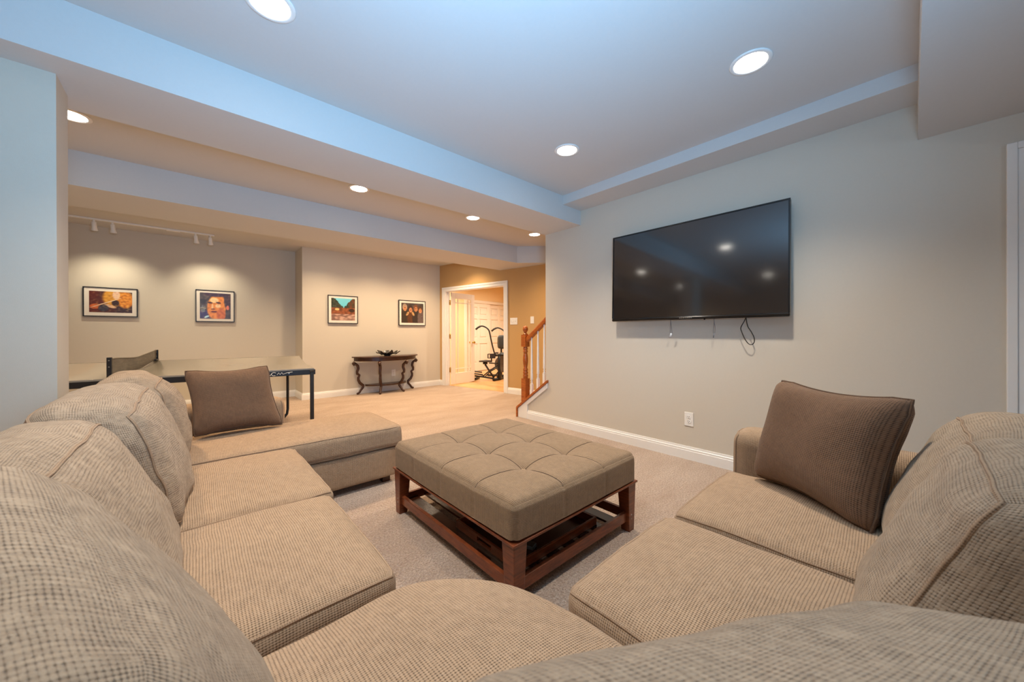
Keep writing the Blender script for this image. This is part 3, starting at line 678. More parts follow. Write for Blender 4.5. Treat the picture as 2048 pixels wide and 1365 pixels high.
for i in (-1, 1): seamline((i*0.16/Ex, -0.995), (i*0.16/Ex, 0.995))
MB().box(ox0-0.004, ox1+0.004, oy0-0.004, oy1+0.004, 0.270, 0.281).build('rim', MAHOG, ot, bevel=0.003)
lgs = {}
for sx, lx in ((1, ox0+0.004), (-1, ox1-0.004)):
    for sy, ly in ((1, oy0+0.004), (-1, oy1-0.004)):
        ww = 0.075; b = 0.052
        c = [(lx+sx*i*k, ly+sy*j*k, z) for z, k in ((0, b), (0.272, ww)) for j in (0, 1) for i in (0, 1)]
        c = [(lx+sx*((ww-b)*0.3*(z == 0)+i*k), ly+sy*((ww-b)*0.3*(z == 0)+j*k), z) for z, k in ((0, b), (0.270, ww)) for j in (0, 1) for i in (0, 1)]
        MB().hexa(c).build('leg', MAHOG, ot, bevel=0.003)
rz0, rz1 = 0.058, 0.110
for a, b, c, d in ((ox0+0.025, ox0+0.045, oy0+0.06, oy1-0.06), (ox1-0.045, ox1-0.025, oy0+0.06, oy1-0.06)): MB().box(a, b, c, d, rz0, rz1).build('rail', MAHOG, ot, bevel=0.002)
for c, d in ((oy0+0.025, oy0+0.045), (oy1-0.045, oy1-0.025)): MB().box(ox0+0.06, ox1-0.06, c, d, rz0, rz1).build('rail', MAHOG, ot, bevel=0.002)
for i in range(7):
    a = ox0+0.105+i*(0.70/6); MB().box(a-0.036, a+0.036, oy0+0.045, oy1-0.045, 0.064, 0.076).build('slat', MAHOGD, ot, bevel=0.002)
for x, y, dx, dy in ((ox0+0.043, oy1-0.1, -1, 0), (ox1-0.1, oy0+0.04, 0, -1)):
    for z in (0.073, 0.096):
        MB().lathe([(0.004, 0), (0.003, 0.002)], 10, Matrix.Translation((ox0+0.0085 if dx else ox1-0.045, (oy1-0.045) if dx else oy0+0.0085, z)) @ Matrix.Rotation(-PI/2 if dx else PI/2, 4, 'Y' if dx else 'X')).build('screw', SILVER, ot)
tyz = 0.0765
ty = thing('serving_tray', (1.32, 1.32, tyz), 'dark mahogany serving tray with cut-out handles on the ottoman shelf', 'tray')
ax0, ax1, ay0, ay1 = 1.045, 1.625, 1.135, 1.62
MB().box(ax0, ax1, ay0, ay1, tyz, tyz+0.008).build('base', MAHOGD, ty)
for c, d in ((ay0, ay0+0.012), (ay1-0.012, ay1)): MB().box(ax0, ax1, c, d, tyz+0.008, tyz+0.05).build('side', MAHOG, ty, bevel=0.003)
for a, b in ((ax0, ax0+0.012), (ax1-0.012, ax1)):
    ym = (ay0+ay1)/2; s_ = MB()
    for q in ((ay0+0.012, ym-0.055, tyz+0.008, tyz+0.05), (ym+0.055, ay1-0.012, tyz+0.008, tyz+0.05), (ym-0.055, ym+0.055, tyz+0.008, tyz+0.018), (ym-0.055, ym+0.055, tyz+0.040, tyz+0.05)): s_.box(a, b, *q)
    s_.build('side', MAHOG, ty)
RM = Matrix.Translation((1.215, 1.225, tyz+0.008)) @ Matrix.Rotation(0.35, 4, 'Z')
rc = thing('remote_control', (1.215, 1.225, tyz+0.008), 'black and grey remote control lying in the tray beside the near leg', 'remote')
MB().box(-0.022, 0.022, -0.02, 0.15, 0, 0.018, RM).build('body', plain('remote_grey', (92, 108, 122), 0.4), rc, bevel=0.004)
MB().box(-0.019, 0.019, -0.016, 0.146, 0.018, 0.020, RM).build('keypad', DKSLOT, rc)
js = thing('glass_votive', (1.46, 1.36, tyz+0.008), 'small pale frosted votive lying at the back of the tray', 'votive')
MB().lathe([(0.018, 0), (0.024, 0.008), (0.026, 0.04), (0.023, 0.04), (0.020, 0.012)], 20, Matrix.Translation((1.46, 1.36, tyz+0.008))).build('cup', plain('frosted_glass', (150, 162, 150), 0.25), js)
MB().lathe([(0.0195, 0.0), (0.0195, 0.018), (0.003, 0.019)], 16, Matrix.Translation((1.46, 1.36, tyz+0.021))).build('candle', MATW, js)

# ------------------------------------------------------------------ sectional sofa
def base(parent, x0, x1, y0, y1, z0, z1, name='base'):
    return softbox(name, hexc(x0, x1, y0, y1, z0, z1), SOFA, parent, r=0.02, crown=(0.004, 0.004, 0), n=10)
def feet(parent, pts):
    for x, y in pts: MB().box(x-0.03, x+0.03, y-0.03, y+0.03, 0, 0.05).build('foot', MAHOGD, parent, bevel=0.004)
# left section, along the column side
ls = thing('sofa_section', (0.05, 1.75, 0), 'left run of the beige chenille sectional, two seats facing the ottoman', 'sofa')
base(ls, -0.42, 0.425, 0.99, 2.57, 0.045, 0.265)
softbox('back_frame', hexc(-0.45, -0.22, 0.99, 2.575, 0.27, 0.74), SOFA, ls, r=0.07, crown=(0.01, 0, 0.01), n=12)
feet(ls, [(-0.36, 1.06), (0.36, 1.06), (-0.36, 2.5)])
softbox('seat_cushion', hexc(-0.20, 0.452, 1.0, 1.725, 0.262, 0.424), SOFA, ls, r=0.045, crown=(0.018, 0.006, 0.042), n=34, wrinkle=0.004, seed=1, piping=(TOPLOOP, BOTLOOP))
softbox('seat_cushion', hexc(-0.20, 0.478, 1.745, 2.575, 0.262, 0.415), SOFA, ls, r=0.045, crown=(0.018, 0.006, 0.042), n=34, wrinkle=0.006, seed=2, piping=(TOPLOOP, BOTLOOP))
def backc(x_bf, x_tf, x_tb, x_bb, y0, y1, z0, z1, y0t=None, y1t=None, zt0=None):
    """back cushion facing +x: bottom-front, top-front, top-back, bottom-back x"""
    y0t = y0 if y0t is None else y0t; y1t = y1 if y1t is None else y1t; zt0 = z1 if zt0 is None else zt0
    return [Vector(p) for p in ((x_bb, y0, z0), (x_bf, y0, z0), (x_bb, y1, z0), (x_bf, y1, z0), (x_tb, y0t, zt0), (x_tf, y0t, zt0), (x_tb, y1t, z1), (x_tf, y1t, z1))]
BLOOP = {'pts': [(1, -1, -1), (1, 1, -1), (1, 1, 1), (1, -1, 1), (1, -1, -1)], 'closed': True}
BLOOP2 = {'pts': [(-1, -1, -1), (-1, 1, -1), (-1, 1, 1), (-1, -1, 1), (-1, -1, -1)], 'closed': True}
softbox('back_cushion', backc(-0.015, -0.20, -0.40, -0.30, 1.0, 1.70, 0.42, 0.865), SOFAB, ls, r=0.07, crown=(0.03, 0.008, 0.02), n=40, wrinkle=0.012, seed=11, piping=(BLOOP, BLOOP2), swap=True)
softbox('back_cushion', backc(0.0, -0.145, -0.40, -0.29, 1.715, 2.50, 0.42, 0.885), SOFAB, ls, r=0.08, crown=(0.035, 0.01, 0.025), n=40, wrinkle=0.016, seed=17, piping=(BLOOP, BLOOP2), swap=True)
# chaise
ch = thing('chaise_section', (0.5, 2.95, 0), 'chaise end of the beige chenille sectional, pointing toward the stair wall', 'sofa')
base(ch, -0.42, 1.165, 2.60, 3.26, 0.05, 0.268)
softbox('seat_cushion', hexc(-0.20, 1.195, 2.585, 3.275, 0.268, 0.424), SOFA, ch, r=0.04, crown=(0.012, 0.006, 0.026), n=36, wrinkle=0.004, seed=3, piping=(TOPLOOP, BOTLOOP))
softbox('arm', hexc(-0.42, 0.545, 3.28, 3.47, 0.05, 0.622), SOFA, ch, r=0.07, crown=(0.004, 0.01, 0.006), n=16, piping=({'pts': [(1, -1, -1), (1, -1, 1), (1, 1, 1), (1, 1, -1)]},))
softbox('back_frame', hexc(-0.45, -0.22, 2.60, 3.275, 0.27, 0.74), SOFA, ch, r=0.07, crown=(0.01, 0, 0.01), n=12)
feet(ch, [(1.09, 2.68), (1.09, 3.18), (-0.34, 3.38)])
softbox('back_cushion', backc(-0.02, -0.11, -0.38, -0.27, 2.56, 3.05, 0.42, 0.88), SOFAB, ch, r=0.10, crown=(0.05, 0.01, 0.04), n=36, wrinkle=0.02, seed=23, piping=(BLOOP,), swap=True)
# corner wedge
co = thing('corner_section', (0.1, 0.2, 0), 'corner wedge of the beige chenille sectional with curved seat front', 'sofa')
def poly_cushion(name, outline, z0, z1, r, crown, mat, parent, rings=22, seed=0, wrinkle=0.0):
    c = Vector((sum(p[0] for p in outline)/len(outline), sum(p[1] for p in outline)/len(outline)))
    mb = MB(); N = len(outline); prof = []
    for i in range(rings): t = i/(rings-1); prof.append((t, None))
    def ring(scale_off, z, t):
        o = len(mb.v)
        for p in outline:
            d = Vector(p)-c; L = d.length; q = c+d*(t if t < 1 else 1)+(d/L)*scale_off if L else c
            zz = z; v_ = Vector((q.x, q.y, zz))
            if wrinkle: v_ += noise.noise_vector(v_*5+Vector((seed, 0, 0)))*wrinkle
            mb.v.append(tuple(v_))
        return o
    rr = []
    for i in range(1, rings):
        t = i/(rings-1); rr.append((ring(-r*t, z1+crown*(1-t**2.2), t), t, 'top'))
    for a in range(1, 7): an = a/6*PI/2; rr.append((ring(-r+r*math.sin(an), z1-r+r*math.cos(an), 1), 1+a/6*0.1, 'side'))
    rr.append((ring(0.008, (z0+z1)/2, 1), 1.3, 'side'))
    rr.append((ring(0, z0+0.02, 1), 1.5, 'side')); rr.append((ring(-0.02, z0, 1), 1.6, 'side'))
    per = [0]
    for i in range(N): per.append(per[-1]+(Vector(outline[(i+1) % N])-Vector(outline[i])).length)
    for k in range(len(rr)-1):
        a, ta, _ = rr[k]; b, tb, kind = rr[k+1]
        for i in range(N):
            j = (i+1) % N; idx = (a+i, b+i, b+j, a+j)
            uv = [(mb.v[x][0], mb.v[x][1]) for x in idx] if kind == 'top' or tb <= 1.1 else [(per[i], ta*0.2), (per[i], tb*0.2), (per[i+1], tb*0.2), (per[i+1], ta*0.2)]
            mb.face(idx, uv, True)
    o0 = rr[0][0]; mb.v.append((c.x, c.y, z1+crown)); ci = len(mb.v)-1
    for i in range(N): j = (i+1) % N; mb.face((ci, o0+i, o0+j), [(mb.v[x][0], mb.v[x][1]) for x in (ci, o0+i, o0+j)], True)
    lb = rr[-1][0]; mb.face([lb+i for i in range(N)], [(mb.v[lb+i][0], mb.v[lb+i][1]) for i in range(N)])
    o = mb.build(name, mat, parent)
    pts = [mb.v[rr[rings-1+3][0]+i] for i in range(N)]
    return o, pts
def smooth_outline(ctrl, sub=8):
    k = len(ctrl); out = []
    for i in range(k):
        p0, p1, p2, p3 = [Vector(ctrl[(i+q) % k]) for q in (-1, 0, 1, 2)]
        for s in range(sub):
            t = s/sub; out.append(tuple(0.5*((2*p1)+(p2-p0)*t+(2*p0-5*p1+4*p2-p3)*t*t+(3*p1-p0-3*p2+p3)*t**3)))
    return out
wedge = smooth_outline([(-0.18, -0.16), (0.2, -0.2), (0.55, -0.18), (0.715, -0.12), (0.73, 0.1), (0.735, 0.36), (0.722, 0.56), (0.662, 0.75), (0.55, 0.885), (0.42, 0.952), (0.24, 0.95), (0.05, 0.945), (-0.13, 0.93), (-0.19, 0.7), (-0.2, 0.3)])
wc, pts = poly_cushion('seat_cushion', wedge, 0.262, 0.438, 0.055, 0.054, SOFA, co, seed=5, wrinkle=0.004)
wb = smooth_outline([(-0.42, -0.40), (0.2, -0.42), (0.70, -0.40), (0.71, 0.1), (0.70, 0.40), (0.61, 0.70), (0.40, 0.92), (0.1, 0.955), (-0.40, 0.95), (-0.43, 0.3)])
poly_cushion('base', wb, 0.045, 0.262, 0.02, 0.0, SOFA, co, rings=4)
softbox('back_frame', hexc(-0.45, -0.24, -0.2, 0.985, 0.27, 0.72), SOFA, co, r=0.06, n=10)
softbox('back_frame', hexc(-0.45, 0.735, -0.45, -0.24, 0.27, 0.72), SOFA, co, r=0.06, n=10)
feet(co, [(-0.36, -0.34), (0.62, -0.34), (-0.36, 0.88)])
softbox('back_cushion', [Vector(p) for p in ((-0.22, 0.42, 0.42), (0.15, 0.40, 0.42), (-0.27, 0.985, 0.42), (0.085, 0.985, 0.42), (-0.30, 0.44, 0.84), (0.0, 0.44, 0.80), (-0.40, 0.985, 0.93), (-0.19, 0.985, 0.925))], SOFAB, co, r=0.075, crown=(0.045, 0.012, 0.03), n=44, wrinkle=0.010, seed=31, piping=(BLOOP2,), swap=True)
def backr(y_bf, y_tf, y_tb, y_bb, x0, x1, z0, z1, x0t=None, x1t=None, zt0=None):
    x0t = x0 if x0t is None else x0t; x1t = x1 if x1t is None else x1t; zt0 = z1 if zt0 is None else zt0
    return [Vector(p) for p in ((x0, y_bb, z0), (x1, y_bb, z0), (x0, y_bf, z0), (x1, y_bf, z0), (x0t, y_tb, zt0), (x1t, y_tb, z1), (x0t, y_tf, zt0), (x1t, y_tf, z1))]
RLOOP = {'pts': [(-1, 1, -1), (1, 1, -1), (1, 1, 1), (-1, 1, 1), (-1, 1, -1)], 'closed': True}
RLOOP2 = {'pts': [(-1, -1, -1), (1, -1, -1), (1, -1, 1), (-1, -1, 1), (-1, -1, -1)], 'closed': True}
softbox('back_cushion', [Vector(p) for p in ((0.19, -0.2, 0.43), (0.70, -0.24, 0.43), (0.13, 0.44, 0.43), (0.715, 0.17, 0.43), (0.16, -0.16, 0.85), (0.70, -0.22, 0.85), (0.15, 0.30, 0.825), (0.70, 0.05, 0.76))], SOFAB, co, r=0.07, crown=(0.012, 0.02, 0.008), n=44, wrinkle=0.007, seed=37, piping=(RLOOP2,))
# right section
rs = thing('sofa_section', (1.4, 0.15, 0), 'right run of the beige chenille sectional, two seats with an arm by the television wall', 'sofa')
base(rs, 0.755, 2.05, -0.42, 0.60, 0.045, 0.265)
softbox('back_frame', hexc(0.745, 2.05, -0.45, -0.22, 0.27, 0.74), SOFA, rs, r=0.07, n=12)
softbox('seat_cushion', hexc(0.755, 1.38, -0.20, 0.64, 0.262, 0.424), SOFA, rs, r=0.045, crown=(0.006, 0.018, 0.042), n=34, wrinkle=0.004, seed=6, swap=True, piping=(TOPLOOP, BOTLOOP))
softbox('seat_cushion', hexc(1.395, 2.045, -0.20, 0.63, 0.262, 0.424), SOFA, rs, r=0.045, crown=(0.006, 0.018, 0.042), n=34, wrinkle=0.004, seed=7, swap=True, piping=(TOPLOOP, BOTLOOP))
softbox('arm', hexc(2.07, 2.27, -0.45, 0.625, 0.05, 0.622), SOFA, rs, r=0.07, crown=(0.01, 0.006, 0.006), n=18, piping=({'pts': [(-1, 1, -1), (-1, 1, 1), (1, 1, 1), (1, 1, -1)]},))
feet(rs, [(0.82, 0.52), (2.17, 0.52), (2.17, -0.36)])
softbox('back_cushion', backr(0.11, -0.085, -0.34, -0.24, 0.94, 1.45, 0.42, 0.872), SOFAB, rs, r=0.07, crown=(0.01, 0.03, 0.025), n=40, wrinkle=0.012, seed=41, piping=(RLOOP, RLOOP2))
softbox('back_cushion', backr(0.075, -0.10, -0.35, -0.24, 1.46, 2.05, 0.42, 0.845), SOFAB, rs, r=0.09, crown=(0.01, 0.035, 0.025), n=40, wrinkle=0.010, seed=43, piping=(RLOOP, RLOOP2))

# ------------------------------------------------------------------ loose pillows
def pillow(name, tl, tr_, bl, br, thick, label, seed, n=36):
    tl, tr_, bl, br = [Vector(p) for p in (tl, tr_, bl, br)]; c = (tl+tr_+bl+br)/4
    nrm = ((br-bl).cross(tl-bl)).normalized(); mb = MB(); grid = {}
    t = thing(name, (bl+br)/2, label, 'pillow')
    for side in (1, -1):
        for j in range(n+1):
            for i in range(n+1):
                u, v = i/n, j/n; a, b = 2*u-1, 2*v-1
                # pinched sides between pointed corners
                tip = max(0, abs(a)+abs(b)-1.72)*0.22; pu = u+0.055*(1-b*b)*(-a)*abs(a)-0.5*tip*a; pv = v+0.075*(1-a*a)*(-b)*abs(b)-0.5*tip*b
                p = bl*(1-pu)*(1-pv)+br*pu*(1-pv)+tl*(1-pu)*pv+tr_*pu*pv
                th = thick*((1-a**4)*(1-b**4))**0.5*0.5
                q = p+nrm*side*th
                e = (1-a**4)*(1-b**4)
                q += noise.noise_vector(q*6+Vector((seed, 0, side)))*0.010*min(1, e*2)
                grid[side, i, j] = len(mb.v) if (side == 1 or 0 < i < n and 0 < j < n) else grid[1, i, j]
                if grid[side, i, j] == len(mb.v): mb.v.append(tuple(q))
        W, H = (br-bl).length, (tl-bl).length
        for j in range(n):
            for i in range(n):
                idx = [grid[side, i+x, j+y] for x, y in ((0, 0), (1, 0), (1, 1), (0, 1))]
                uv = [((i+x)/n*W, (j+y)/n*H) for x, y in ((0, 0), (1, 0), (1, 1), (0, 1))]
                if side == -1: idx.reverse(); uv.reverse()
                mb.face(idx, uv, True)
    mb.build('pillow_cover', PILLOWF, t)
    edge = [mb.v[grid[1, i, 0]] for i in range(n)]+[mb.v[grid[1, n, j]] for j in range(n)]+[mb.v[grid[1, i, n]] for i in range(n, 0, -1)]+[mb.v[grid[1, 0, j]] for j in range(n, 0, -1)]
    MB().tube(edge, 0.005, 7, closed=True, uvs=True).build('welt', PIPEP, t)
    return t
pillow('throw_pillow', (-0.054, 3.24, 0.885), (0.43, 3.26, 0.89), (-0.005, 3.06, 0.45), (0.50, 3.05, 0.45), 0.16, 'brown ribbed throw pillow propped on the chaise', 3)
pillow('throw_pillow', (2.10, 0.42, 0.905), (1.84, -0.02, 0.90), (1.99, 0.50, 0.435), (1.64, 0.08, 0.445), 0.19, 'brown ribbed throw pillow leaning on the arm by the television wall', 8)

# ------------------------------------------------------------------ ping-pong table
pang = math.radians(-6.0); PM = Matrix.Translation((-0.40, 5.02, 0)) @ Matrix.Rotation(pang, 4, 'Z')
pt = thing('ping_pong_table', (-0.40, 5.02, 0), 'grey ping-pong table with black steel frame standing in the alcove', 'table', rz=pang)
L2, W2, ZT = 1.42, 0.7625, 0.765
for s in (-1, 1):
    mb = MB(); nn = 24
    x0, x1 = (0.003, L2) if s > 0 else (-L2, -0.003)
    for x in (x0, x1):
        for k in range(nn+1):
            t = k/nn; y = -W2+2*W2*t; z = ZT+0.055*max(0, (t-0.42)/0.58)**1.6
            mb.v += [tuple(PM @ Vector((x, y, z))), tuple(PM @ Vector((x, y, z-0.015)))]
    m_ = 2*(nn+1)
    for k in range(nn):
        a = 2*k; mb.face((a, a+2, m_+a+2, m_+a), smooth=True); mb.face((a+1, m_+a+1, m_+a+3, a+3), smooth=True)
        mb.face((a, a+1, a+3, a+2)); mb.face((m_+a, m_+a+2, m_+a+3, m_+a+1))
    mb.face((0, m_, m_+1, 1)); mb.face((2*nn, 2*nn+1, m_+2*nn+1, m_+2*nn))
    mb.build('table_top', TTOP, pt)
    a, b = (0.01, L2+0.012) if s > 0 else (-L2-0.012, -0.01)
    MB().box(a, b, -W2-0.012, -W2+0.012, ZT-0.062, ZT-0.012, PM).build('apron', BLACKM, pt, bevel=0.003)
    MB().box(a, b, W2-0.03, W2-0.006, ZT-0.062, ZT-0.012, PM).build('apron', BLACKM, pt, bevel=0.003)
    e0, e1 = (L2-0.012, L2+0.012) if s > 0 else (-L2-0.012, -L2+0.012)
    MB().box(e0, e1, -W2+0.012, W2-0.03, ZT-0.062, ZT-0.012, PM).build('apron', BLACKM, pt, bevel=0.003)
    # near leg straight, far leg curving inward at the foot
    lx = (L2-0.02)*s
    MB().box(lx-0.017, lx+0.017, -W2-0.028, -W2+0.006, 0.0, ZT-0.02, PM).lathe([(0.02, ZT-0.035), (0.024, ZT-0.028), (0.02, ZT-0.02)], 12, PM @ Matrix.Translation((lx, -W2-0.01, 0))).build('leg', GREYM, pt, bevel=0.004)
    fl = [(lx-0.12*s, W2-0.10, z) for z in (ZT-0.06, 0.5, 0.2, 0.12)]+[(lx-0.13*s, W2-0.12, 0.06), (lx-0.17*s, W2-0.14, 0.012)]
    MB().tube([tuple(PM @ Vector(p)) for p in fl], 0.016, 8).build('leg', BLACKM, pt)
for x in (-0.62, 0.18, 0.62, 1.2): MB().lathe([(0.006, 0), (0.005, 0.004)], 10, PM @ Matrix.Translation((x, -W2-0.012, ZT-0.037)) @ Matrix.Rotation(PI/2, 4, 'X')).build('bolt', SILVER, pt)
lgm = MB(); yy = -W2-0.0145
def stroke(pts): 
    pts = [tuple(PM @ Vector((x, yy, z+ZT-0.037))) for x, z in pts]; lgm.tube(pts, 0.0022, 6)
for i, x in enumerate((0.93, 0.965, 1.0)):
    stroke([(x+0.012*math.cos(t), 0.010*math.sin(t)-0.004) for t in [k*PI/5 for k in range(9+i % 2)]])
stroke([(1.03, 0.014), (1.045, -0.014), (1.06, 0.01)]); stroke([(1.075+0.02*math.cos(t), 0.016*math.sin(t)) for t in [PI*0.2+k*PI/6 for k in range(10)]])
stroke([(1.10, -0.01), (1.115, 0.012), (1.125, -0.008), (1.14, 0.012), (1.15, -0.006)]); stroke([(1.15, -0.006), (1.18, 0.006), (1.23, 0.012)])
lgm.build('logo', WPLAST, pt)
nt = thing('table_tennis_net', tuple(PM @ Vector((0, 0, ZT))), 'sagging dark table tennis net between two clamp posts', 'net')
for y, zb_ in ((-W2-0.07, -0.04), (W2+0.07, -0.02)):
    p = MB().box(-0.014, 0.014, y-0.014, y+0.014, ZT+zb_, ZT+0.175, PM).build('post', BLACKM, nt, bevel=0.003)
    sg = 1 if y < 0 else -1
    MB().box(-0.02, 0.02, min(y, y+sg*0.14), max(y, y+sg*0.14), ZT+(0.0 if y < 0 else 0.058), ZT+(0.012 if y < 0 else 0.07), PM).build('clamp', BLACKM, p)
    for z in (0.02, 0.1, 0.15): MB().lathe([(0.005, 0), (0.004, 0.003)], 8, PM @ Matrix.Translation((0.0, y-0.0145, ZT+z)) @ Matrix.Rotation(PI/2, 4, 'X')).build('screw', SILVER, p)
mb = MB(); nn = 24
for k in range(nn+1):
    t = k/nn; y = (-W2-0.055)*(1-t)+(W2+0.055)*t; sag = 0.03*math.sin(PI*t)**2; base_z = ZT+0.055*max(0, ((t)-0.42)/0.58)**1.6
    for q in range(5):
        f = q/4; z = (base_z+0.012)*(1-f)+(ZT+0.16+0.01*t-sag)*f; x = 0.006*math.sin(t*14+f*2)*math.sin(PI*t)
        mb.v.append(tuple(PM @ Vector((x, y, z))))
for k in range(nn):
    for q in range(4): a = k*5+q; mb.face((a, a+5, a+6, a+1), smooth=True)
mb.build('mesh_panel', NETM, nt, normals=False)
MB().tube([mb.v[k*5+4] for k in range(nn+1)], 0.005, 6).build('top_tape', plain('net_tape', (104, 97, 86), 0.8), nt)

# ------------------------------------------------------------------ console table and bowl
cx, cyw, tz = 2.80, 6.815, 0.70
ct = thing('console_table', (cx, cyw-0.2, 0), 'dark walnut half-round console table with scrolled legs against the far wall', 'console table')
def half(rx, ry, n=28): return [(cx+rx*math.cos(PI+PI*k/n), cyw+ry*math.sin(PI+PI*k/n)) for k in range(n+1)]
MB().prism(half(0.64, 0.40), tz-0.022, tz).build('table_top', WALNUT, ct, bevel=0.006)
MB().prism(half(0.60, 0.365), tz-0.085, tz-0.022).build('apron', WALNUT, ct, bevel=0.003)
MB().prism(half(0.40, 0.25), 0.145, 0.172).build('shelf', WALNUT, ct, bevel=0.004)
LP = [(0.0, 0.60, 0.028), (-0.022, 0.575, 0.024), (-0.02, 0.55, 0.02), (0.02, 0.565, 0.024), (0.055, 0.53, 0.026), (0.066, 0.48, 0.025), (0.045, 0.425, 0.024), (0.045, 0.385, 0.024), (0.085, 0.355, 0.022), (0.066, 0.31, 0.023), (0.066, 0.27, 0.024), (0.095, 0.21, 0.026), (0.155, 0.16, 0.026), (0.15, 0.12, 0.022), (0.105, 0.07, 0.02), (0.085, 0.035, 0.02), (0.04, 0.012, 0.018)]
for ang, rx in ((PI+0.10, 0.60), (PI*1.36, 0.60), (PI*1.64, 0.60), (2*PI-0.10, 0.60)):
    dx, dy = math.cos(ang)*rx, math.sin(ang)*0.375; dl = Vector((dx, dy*1.3, 0)).normalized()
    mb = MB()
    pts = [Vector((cx+dx, cyw+dy, z))-dl*r for r, z, w_ in LP]
    mb.tube(pts, [w_*1.15 for _, _, w_ in LP], 8, flat=(0.9, 0.9)); mb.lathe([(0.022, -0.02), (0.026, 0), (0.022, 0.02)], 12, Matrix.Translation(pts[1]) @ Matrix.Rotation(math.atan2(dl.y, dl.x), 4, 'Z') @ Matrix.Rotation(PI/2, 4, 'X'))
    mb.build('leg', WALNUT, ct)
bw = thing('centerpiece_bowl', (2.74, 6.60, tz), 'dark metal leaf-shaped bowl standing on the console table', 'bowl')
BM = Matrix.Translation((2.74, 6.60, tz))
MB().lathe([(0.055, 0.0), (0.062, 0.006), (0.05, 0.012), (0.085, 0.03), (0.115, 0.052), (0.108, 0.052), (0.07, 0.03), (0.02, 0.022)], 24, BM).build('body', GREYM, bw)
for k in range(7):
    a = 2*PI*k/7+0.25; L = 0.225 if k % 2 == 0 else 0.18; mb = MB(); nn = 8
    for i in range(nn+1):
        t = i/nn; r = 0.075+L*t*0.72; z = 0.03+(0.050+0.012*(k % 3))*t**1.1-0.012*math.sin(PI*t)+0.008*math.sin(9*t+k); w_ = 0.052*math.sin(PI*(0.12+0.86*t))**0.8
        for sd in (-1, 0, 1):
            for th in (0, 1): mb.v.append(tuple(BM @ Vector((math.cos(a)*r-math.sin(a)*w_*sd, math.sin(a)*r+math.cos(a)*w_*sd, z+0.012*abs(sd)-0.004*th))))
    for i in range(nn):
        b0, b1 = i*6, i*6+6
        for q in (0, 2): mb.face((b0+q, b1+q, b1+q+2, b0+q+2), smooth=True); mb.face((b0+q+1, b0+q+3, b1+q+3, b1+q+1), smooth=True)
        mb.face((b0, b0+1, b1+1, b1)); mb.face((b0+4, b1+4, b1+5, b0+5))
    mb.face((0, 2, 4, 5, 3, 1)); e_ = nn*6; mb.face((e_, e_+1, e_+3, e_+5, e_+4, e_+2)); mb.build('leaf', GREYM, bw)
fl = MB()
for k in range(8):
    a = 2*PI*k/8; fl.tube([tuple(BM @ Vector((math.cos(a)*r, math.sin(a)*r, z))) for r, z in ((0.012, 0.035), (0.035, 0.06), (0.055, 0.095))], [0.008, 0.014, 0.004], 6)
fl.build('silver_flower', SILVER, bw)

# ------------------------------------------------------------------ exercise machines
def W(px, depth, z):
    k = (px-1024)/714.387; a = F+R*k; return (a.x*depth, a.y*depth, z)
def Wz(px, py, depth): k = (px-1024)/714.387; a = F+R*k-U*((py-668)/714.387); return tuple(Vector((0, 0, 1.12))+a*depth)
q = Wz
ex = thing('elliptical_trainer', W(980, 8.5, 0), 'black exercise machine with small seat and two curved handlebars', 'exercise machine')
Dp = 8.55
def clampz(p): return (p[0], p[1], max(p[2], 0.02))
MB().tube([clampz(q(947, 752, Dp)), clampz(q(965, 754, Dp)), clampz(q(984, 757, Dp)), clampz(q(990, 758.5, Dp))], 0.022, 8).build('base_tube', GREYM, ex)
fb = W(987, 8.35, 0.03); fb2 = W(1012, 8.9, 0.03); MB().tube([fb, fb2], 0.034, 10).build('front_stabilizer', BLACKM, ex)
rb = W(945, 8.4, 0.03); rb2 = W(958, 8.9, 0.03); MB().tube([rb, rb2], 0.03, 10).build('rear_stabilizer', BLACKM, ex)
for dpt, pl_ in ((8.35, (938, 752, 966, 755)), (8.8, (940, 748, 964, 749.5))):
    a, b = Vector(clampz(q(pl_[0], pl_[1]-2, dpt))), Vector(clampz(q(pl_[2], pl_[3]-2, dpt))); MB().tube([a+Vector((0, 0, 0.05)), b+Vector((0, 0, 0.03))], 0.06, 8, flat=(0.3, 1.0)).build('pedal', BLACKV, ex)
MB().tube([q(970, 729, Dp), q(979, 743, Dp), clampz(q(988, 756, Dp))], 0.022, 8).build('frame_tube', GREYM, ex)
MB().tube([q(996, 731, Dp), q(979, 742, Dp), clampz(q(966, 753, Dp))], 0.015, 8).build('frame_tube', GREYM, ex)
MB().tube([q(998, 733, Dp+0.15), q(980, 744, Dp+0.15), clampz(q(971, 753, Dp+0.15))], 0.013, 8).build('frame_tube', GREYM, ex)
MB().tube([q(997, 744, Dp), clampz(q(985, 757, Dp))], 0.015, 8).build('frame_tube', GREYM, ex)
MB().tube([q(978, 726.5, Dp), q(996, 727.5, Dp)], 0.014, 8).build('seat_slide', GREYM, ex)
MB().tube([q(958.5, 723.2, Dp), q(972, 722.5, Dp), q(984, 723.3, Dp)], [0.07, 0.10, 0.07], 10, flat=(0.28, 1.2)).build('seat', BLACKV, ex)
MB().tube([q(966, 726.5, Dp), q(975, 726.5, Dp)], 0.045, 8, flat=(0.7, 1)).build('seat_carriage', BLACKM, ex)
MB().tube([q(983, 723, Dp), q(983, 716, Dp)], 0.016, 8).build('seat_post', GREYM, ex)
Tb = Vector(q(983, 712.3, Dp)); side = Vector((R.x, R.y, 0)).normalized(); bkp = MB()
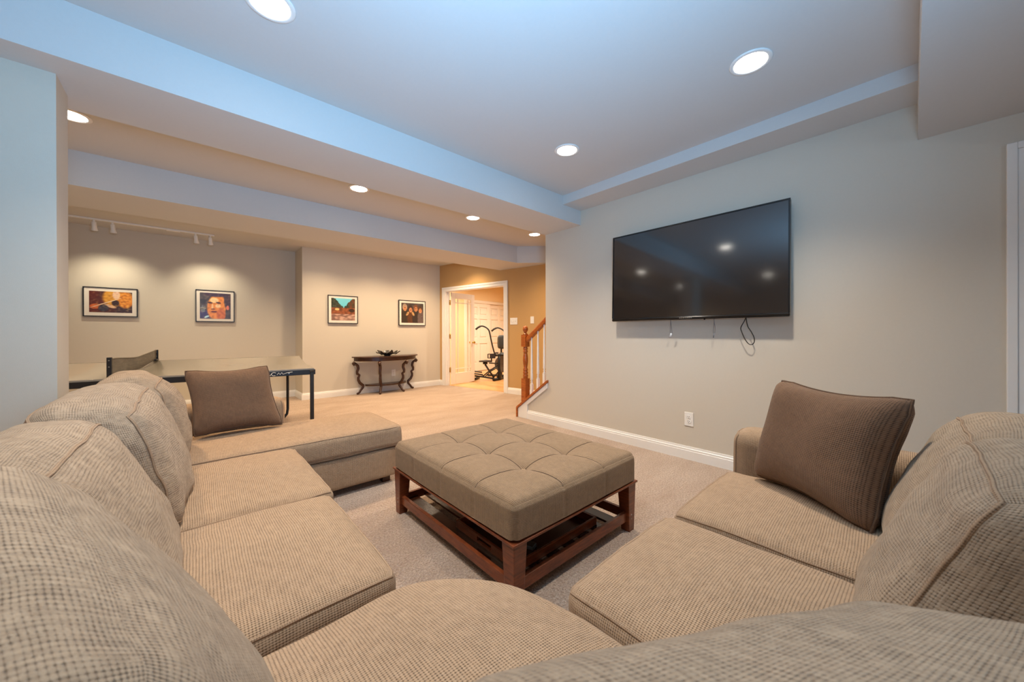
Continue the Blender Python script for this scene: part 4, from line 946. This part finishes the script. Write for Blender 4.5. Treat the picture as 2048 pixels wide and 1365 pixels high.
for a0, a1, b0, b1 in ((-0.095, -0.072, -0.06, 0.05), (-0.04, 0.095, -0.06, 0.055), (-0.072, -0.04, -0.06, -0.045), (-0.072, -0.04, 0.035, 0.055)):
    bkp.hexa([tuple(Tb+side*x+Vector((F.x, F.y, 0))*y+Vector((0, 0, z))) for z in (b0, b1) for y in (-0.03, 0.03) for x in (a0, a1)])
bkp.build('backrest', BLACKV, ex, bevel=0.012)
MB().tube([clampz(q(998, 758, Dp)), q(999, 745, Dp), q(997.5, 732, Dp), q(998.5, 712, Dp)], [0.06, 0.04, 0.034, 0.03], 10).build('mast', BLACKM, ex)
MB().tube([q(990, 711, Dp), q(1012, 710, Dp)], 0.03, 10).build('console_arm', BLACKM, ex)
MB().tube([q(990.5, 706.2, Dp), q(997, 706.3, Dp)], 0.018, 8).build('grip', BLACKV, ex)
for dpt, dx, dy in ((8.45, 0, 0), (9.0, 31.5, 3.5)):
    m = [(951.5, 659.5), (956, 655.5), (961, 653), (966, 653), (972, 655.5), (977, 660), (979.5, 667), (983, 684), (988, 704), (991, 709), (996, 711)]
    mm = [Vector(q(x+dx, y+dy, dpt)) for x, y in m]; cord([tuple(p) for p in mm], 0.017, GREYM, sub=4, n=8).build('handlebar', GREYM, ex)
    MB().tube([tuple(mm[0]), tuple(mm[1]), tuple(mm[2])], 0.023, 8).build('grip', BLACKV, ex)
bk2 = thing('exercise_bike', W(1010, 9.3, 0), 'grey exercise bike with padded backrest behind the handlebar machine', 'exercise machine')
pd = Vector(q(1006, 684.5, 9.1)); mb = MB()
softbox('backrest_pad', [pd+side*x+Vector((F.x, F.y, 0))*y+Vector((0, 0, z)) for z in (-0.165, 0.165) for y in (-0.05, 0.05) for x in (-0.135, 0.16)], VINYL, bk2, r=0.05, crown=(0.01, 0.02, 0.01), n=14)
MB().tube([q(1002.5, 697, 9.15), q(1002.5, 712, 9.15)], 0.02, 8).build('backrest_post', BLACKM, bk2)
MB().tube([q(999, 708, 9.1), q(1016, 707, 9.1)], 0.09, 12, flat=(0.35, 1.1)).build('seat', VINYL, bk2)
FB = Matrix.Translation(q(1006, 728, 9.2)) @ Matrix.Rotation(math.atan2(R.y, R.x), 4, 'Z') @ Matrix.Rotation(PI/2, 4, 'X')
MB().lathe([(0.20, -0.05), (0.215, -0.04), (0.215, 0.04), (0.20, 0.05)], 28, FB).build('flywheel_cover', plain('mottled_grey_plastic', (96, 88, 80), 0.5, var=0.4), bk2)
MB().tube([W(1002, 9.2, 0.5), W(1002, 9.2, 0.04)], 0.03, 8).build('frame_tube', GREYM, bk2)
MB().tube([W(975, 9.3, 0.035), W(1000, 9.2, 0.035), W(1022, 9.1, 0.035)], 0.028, 8).build('base_tube', GREYM, bk2)
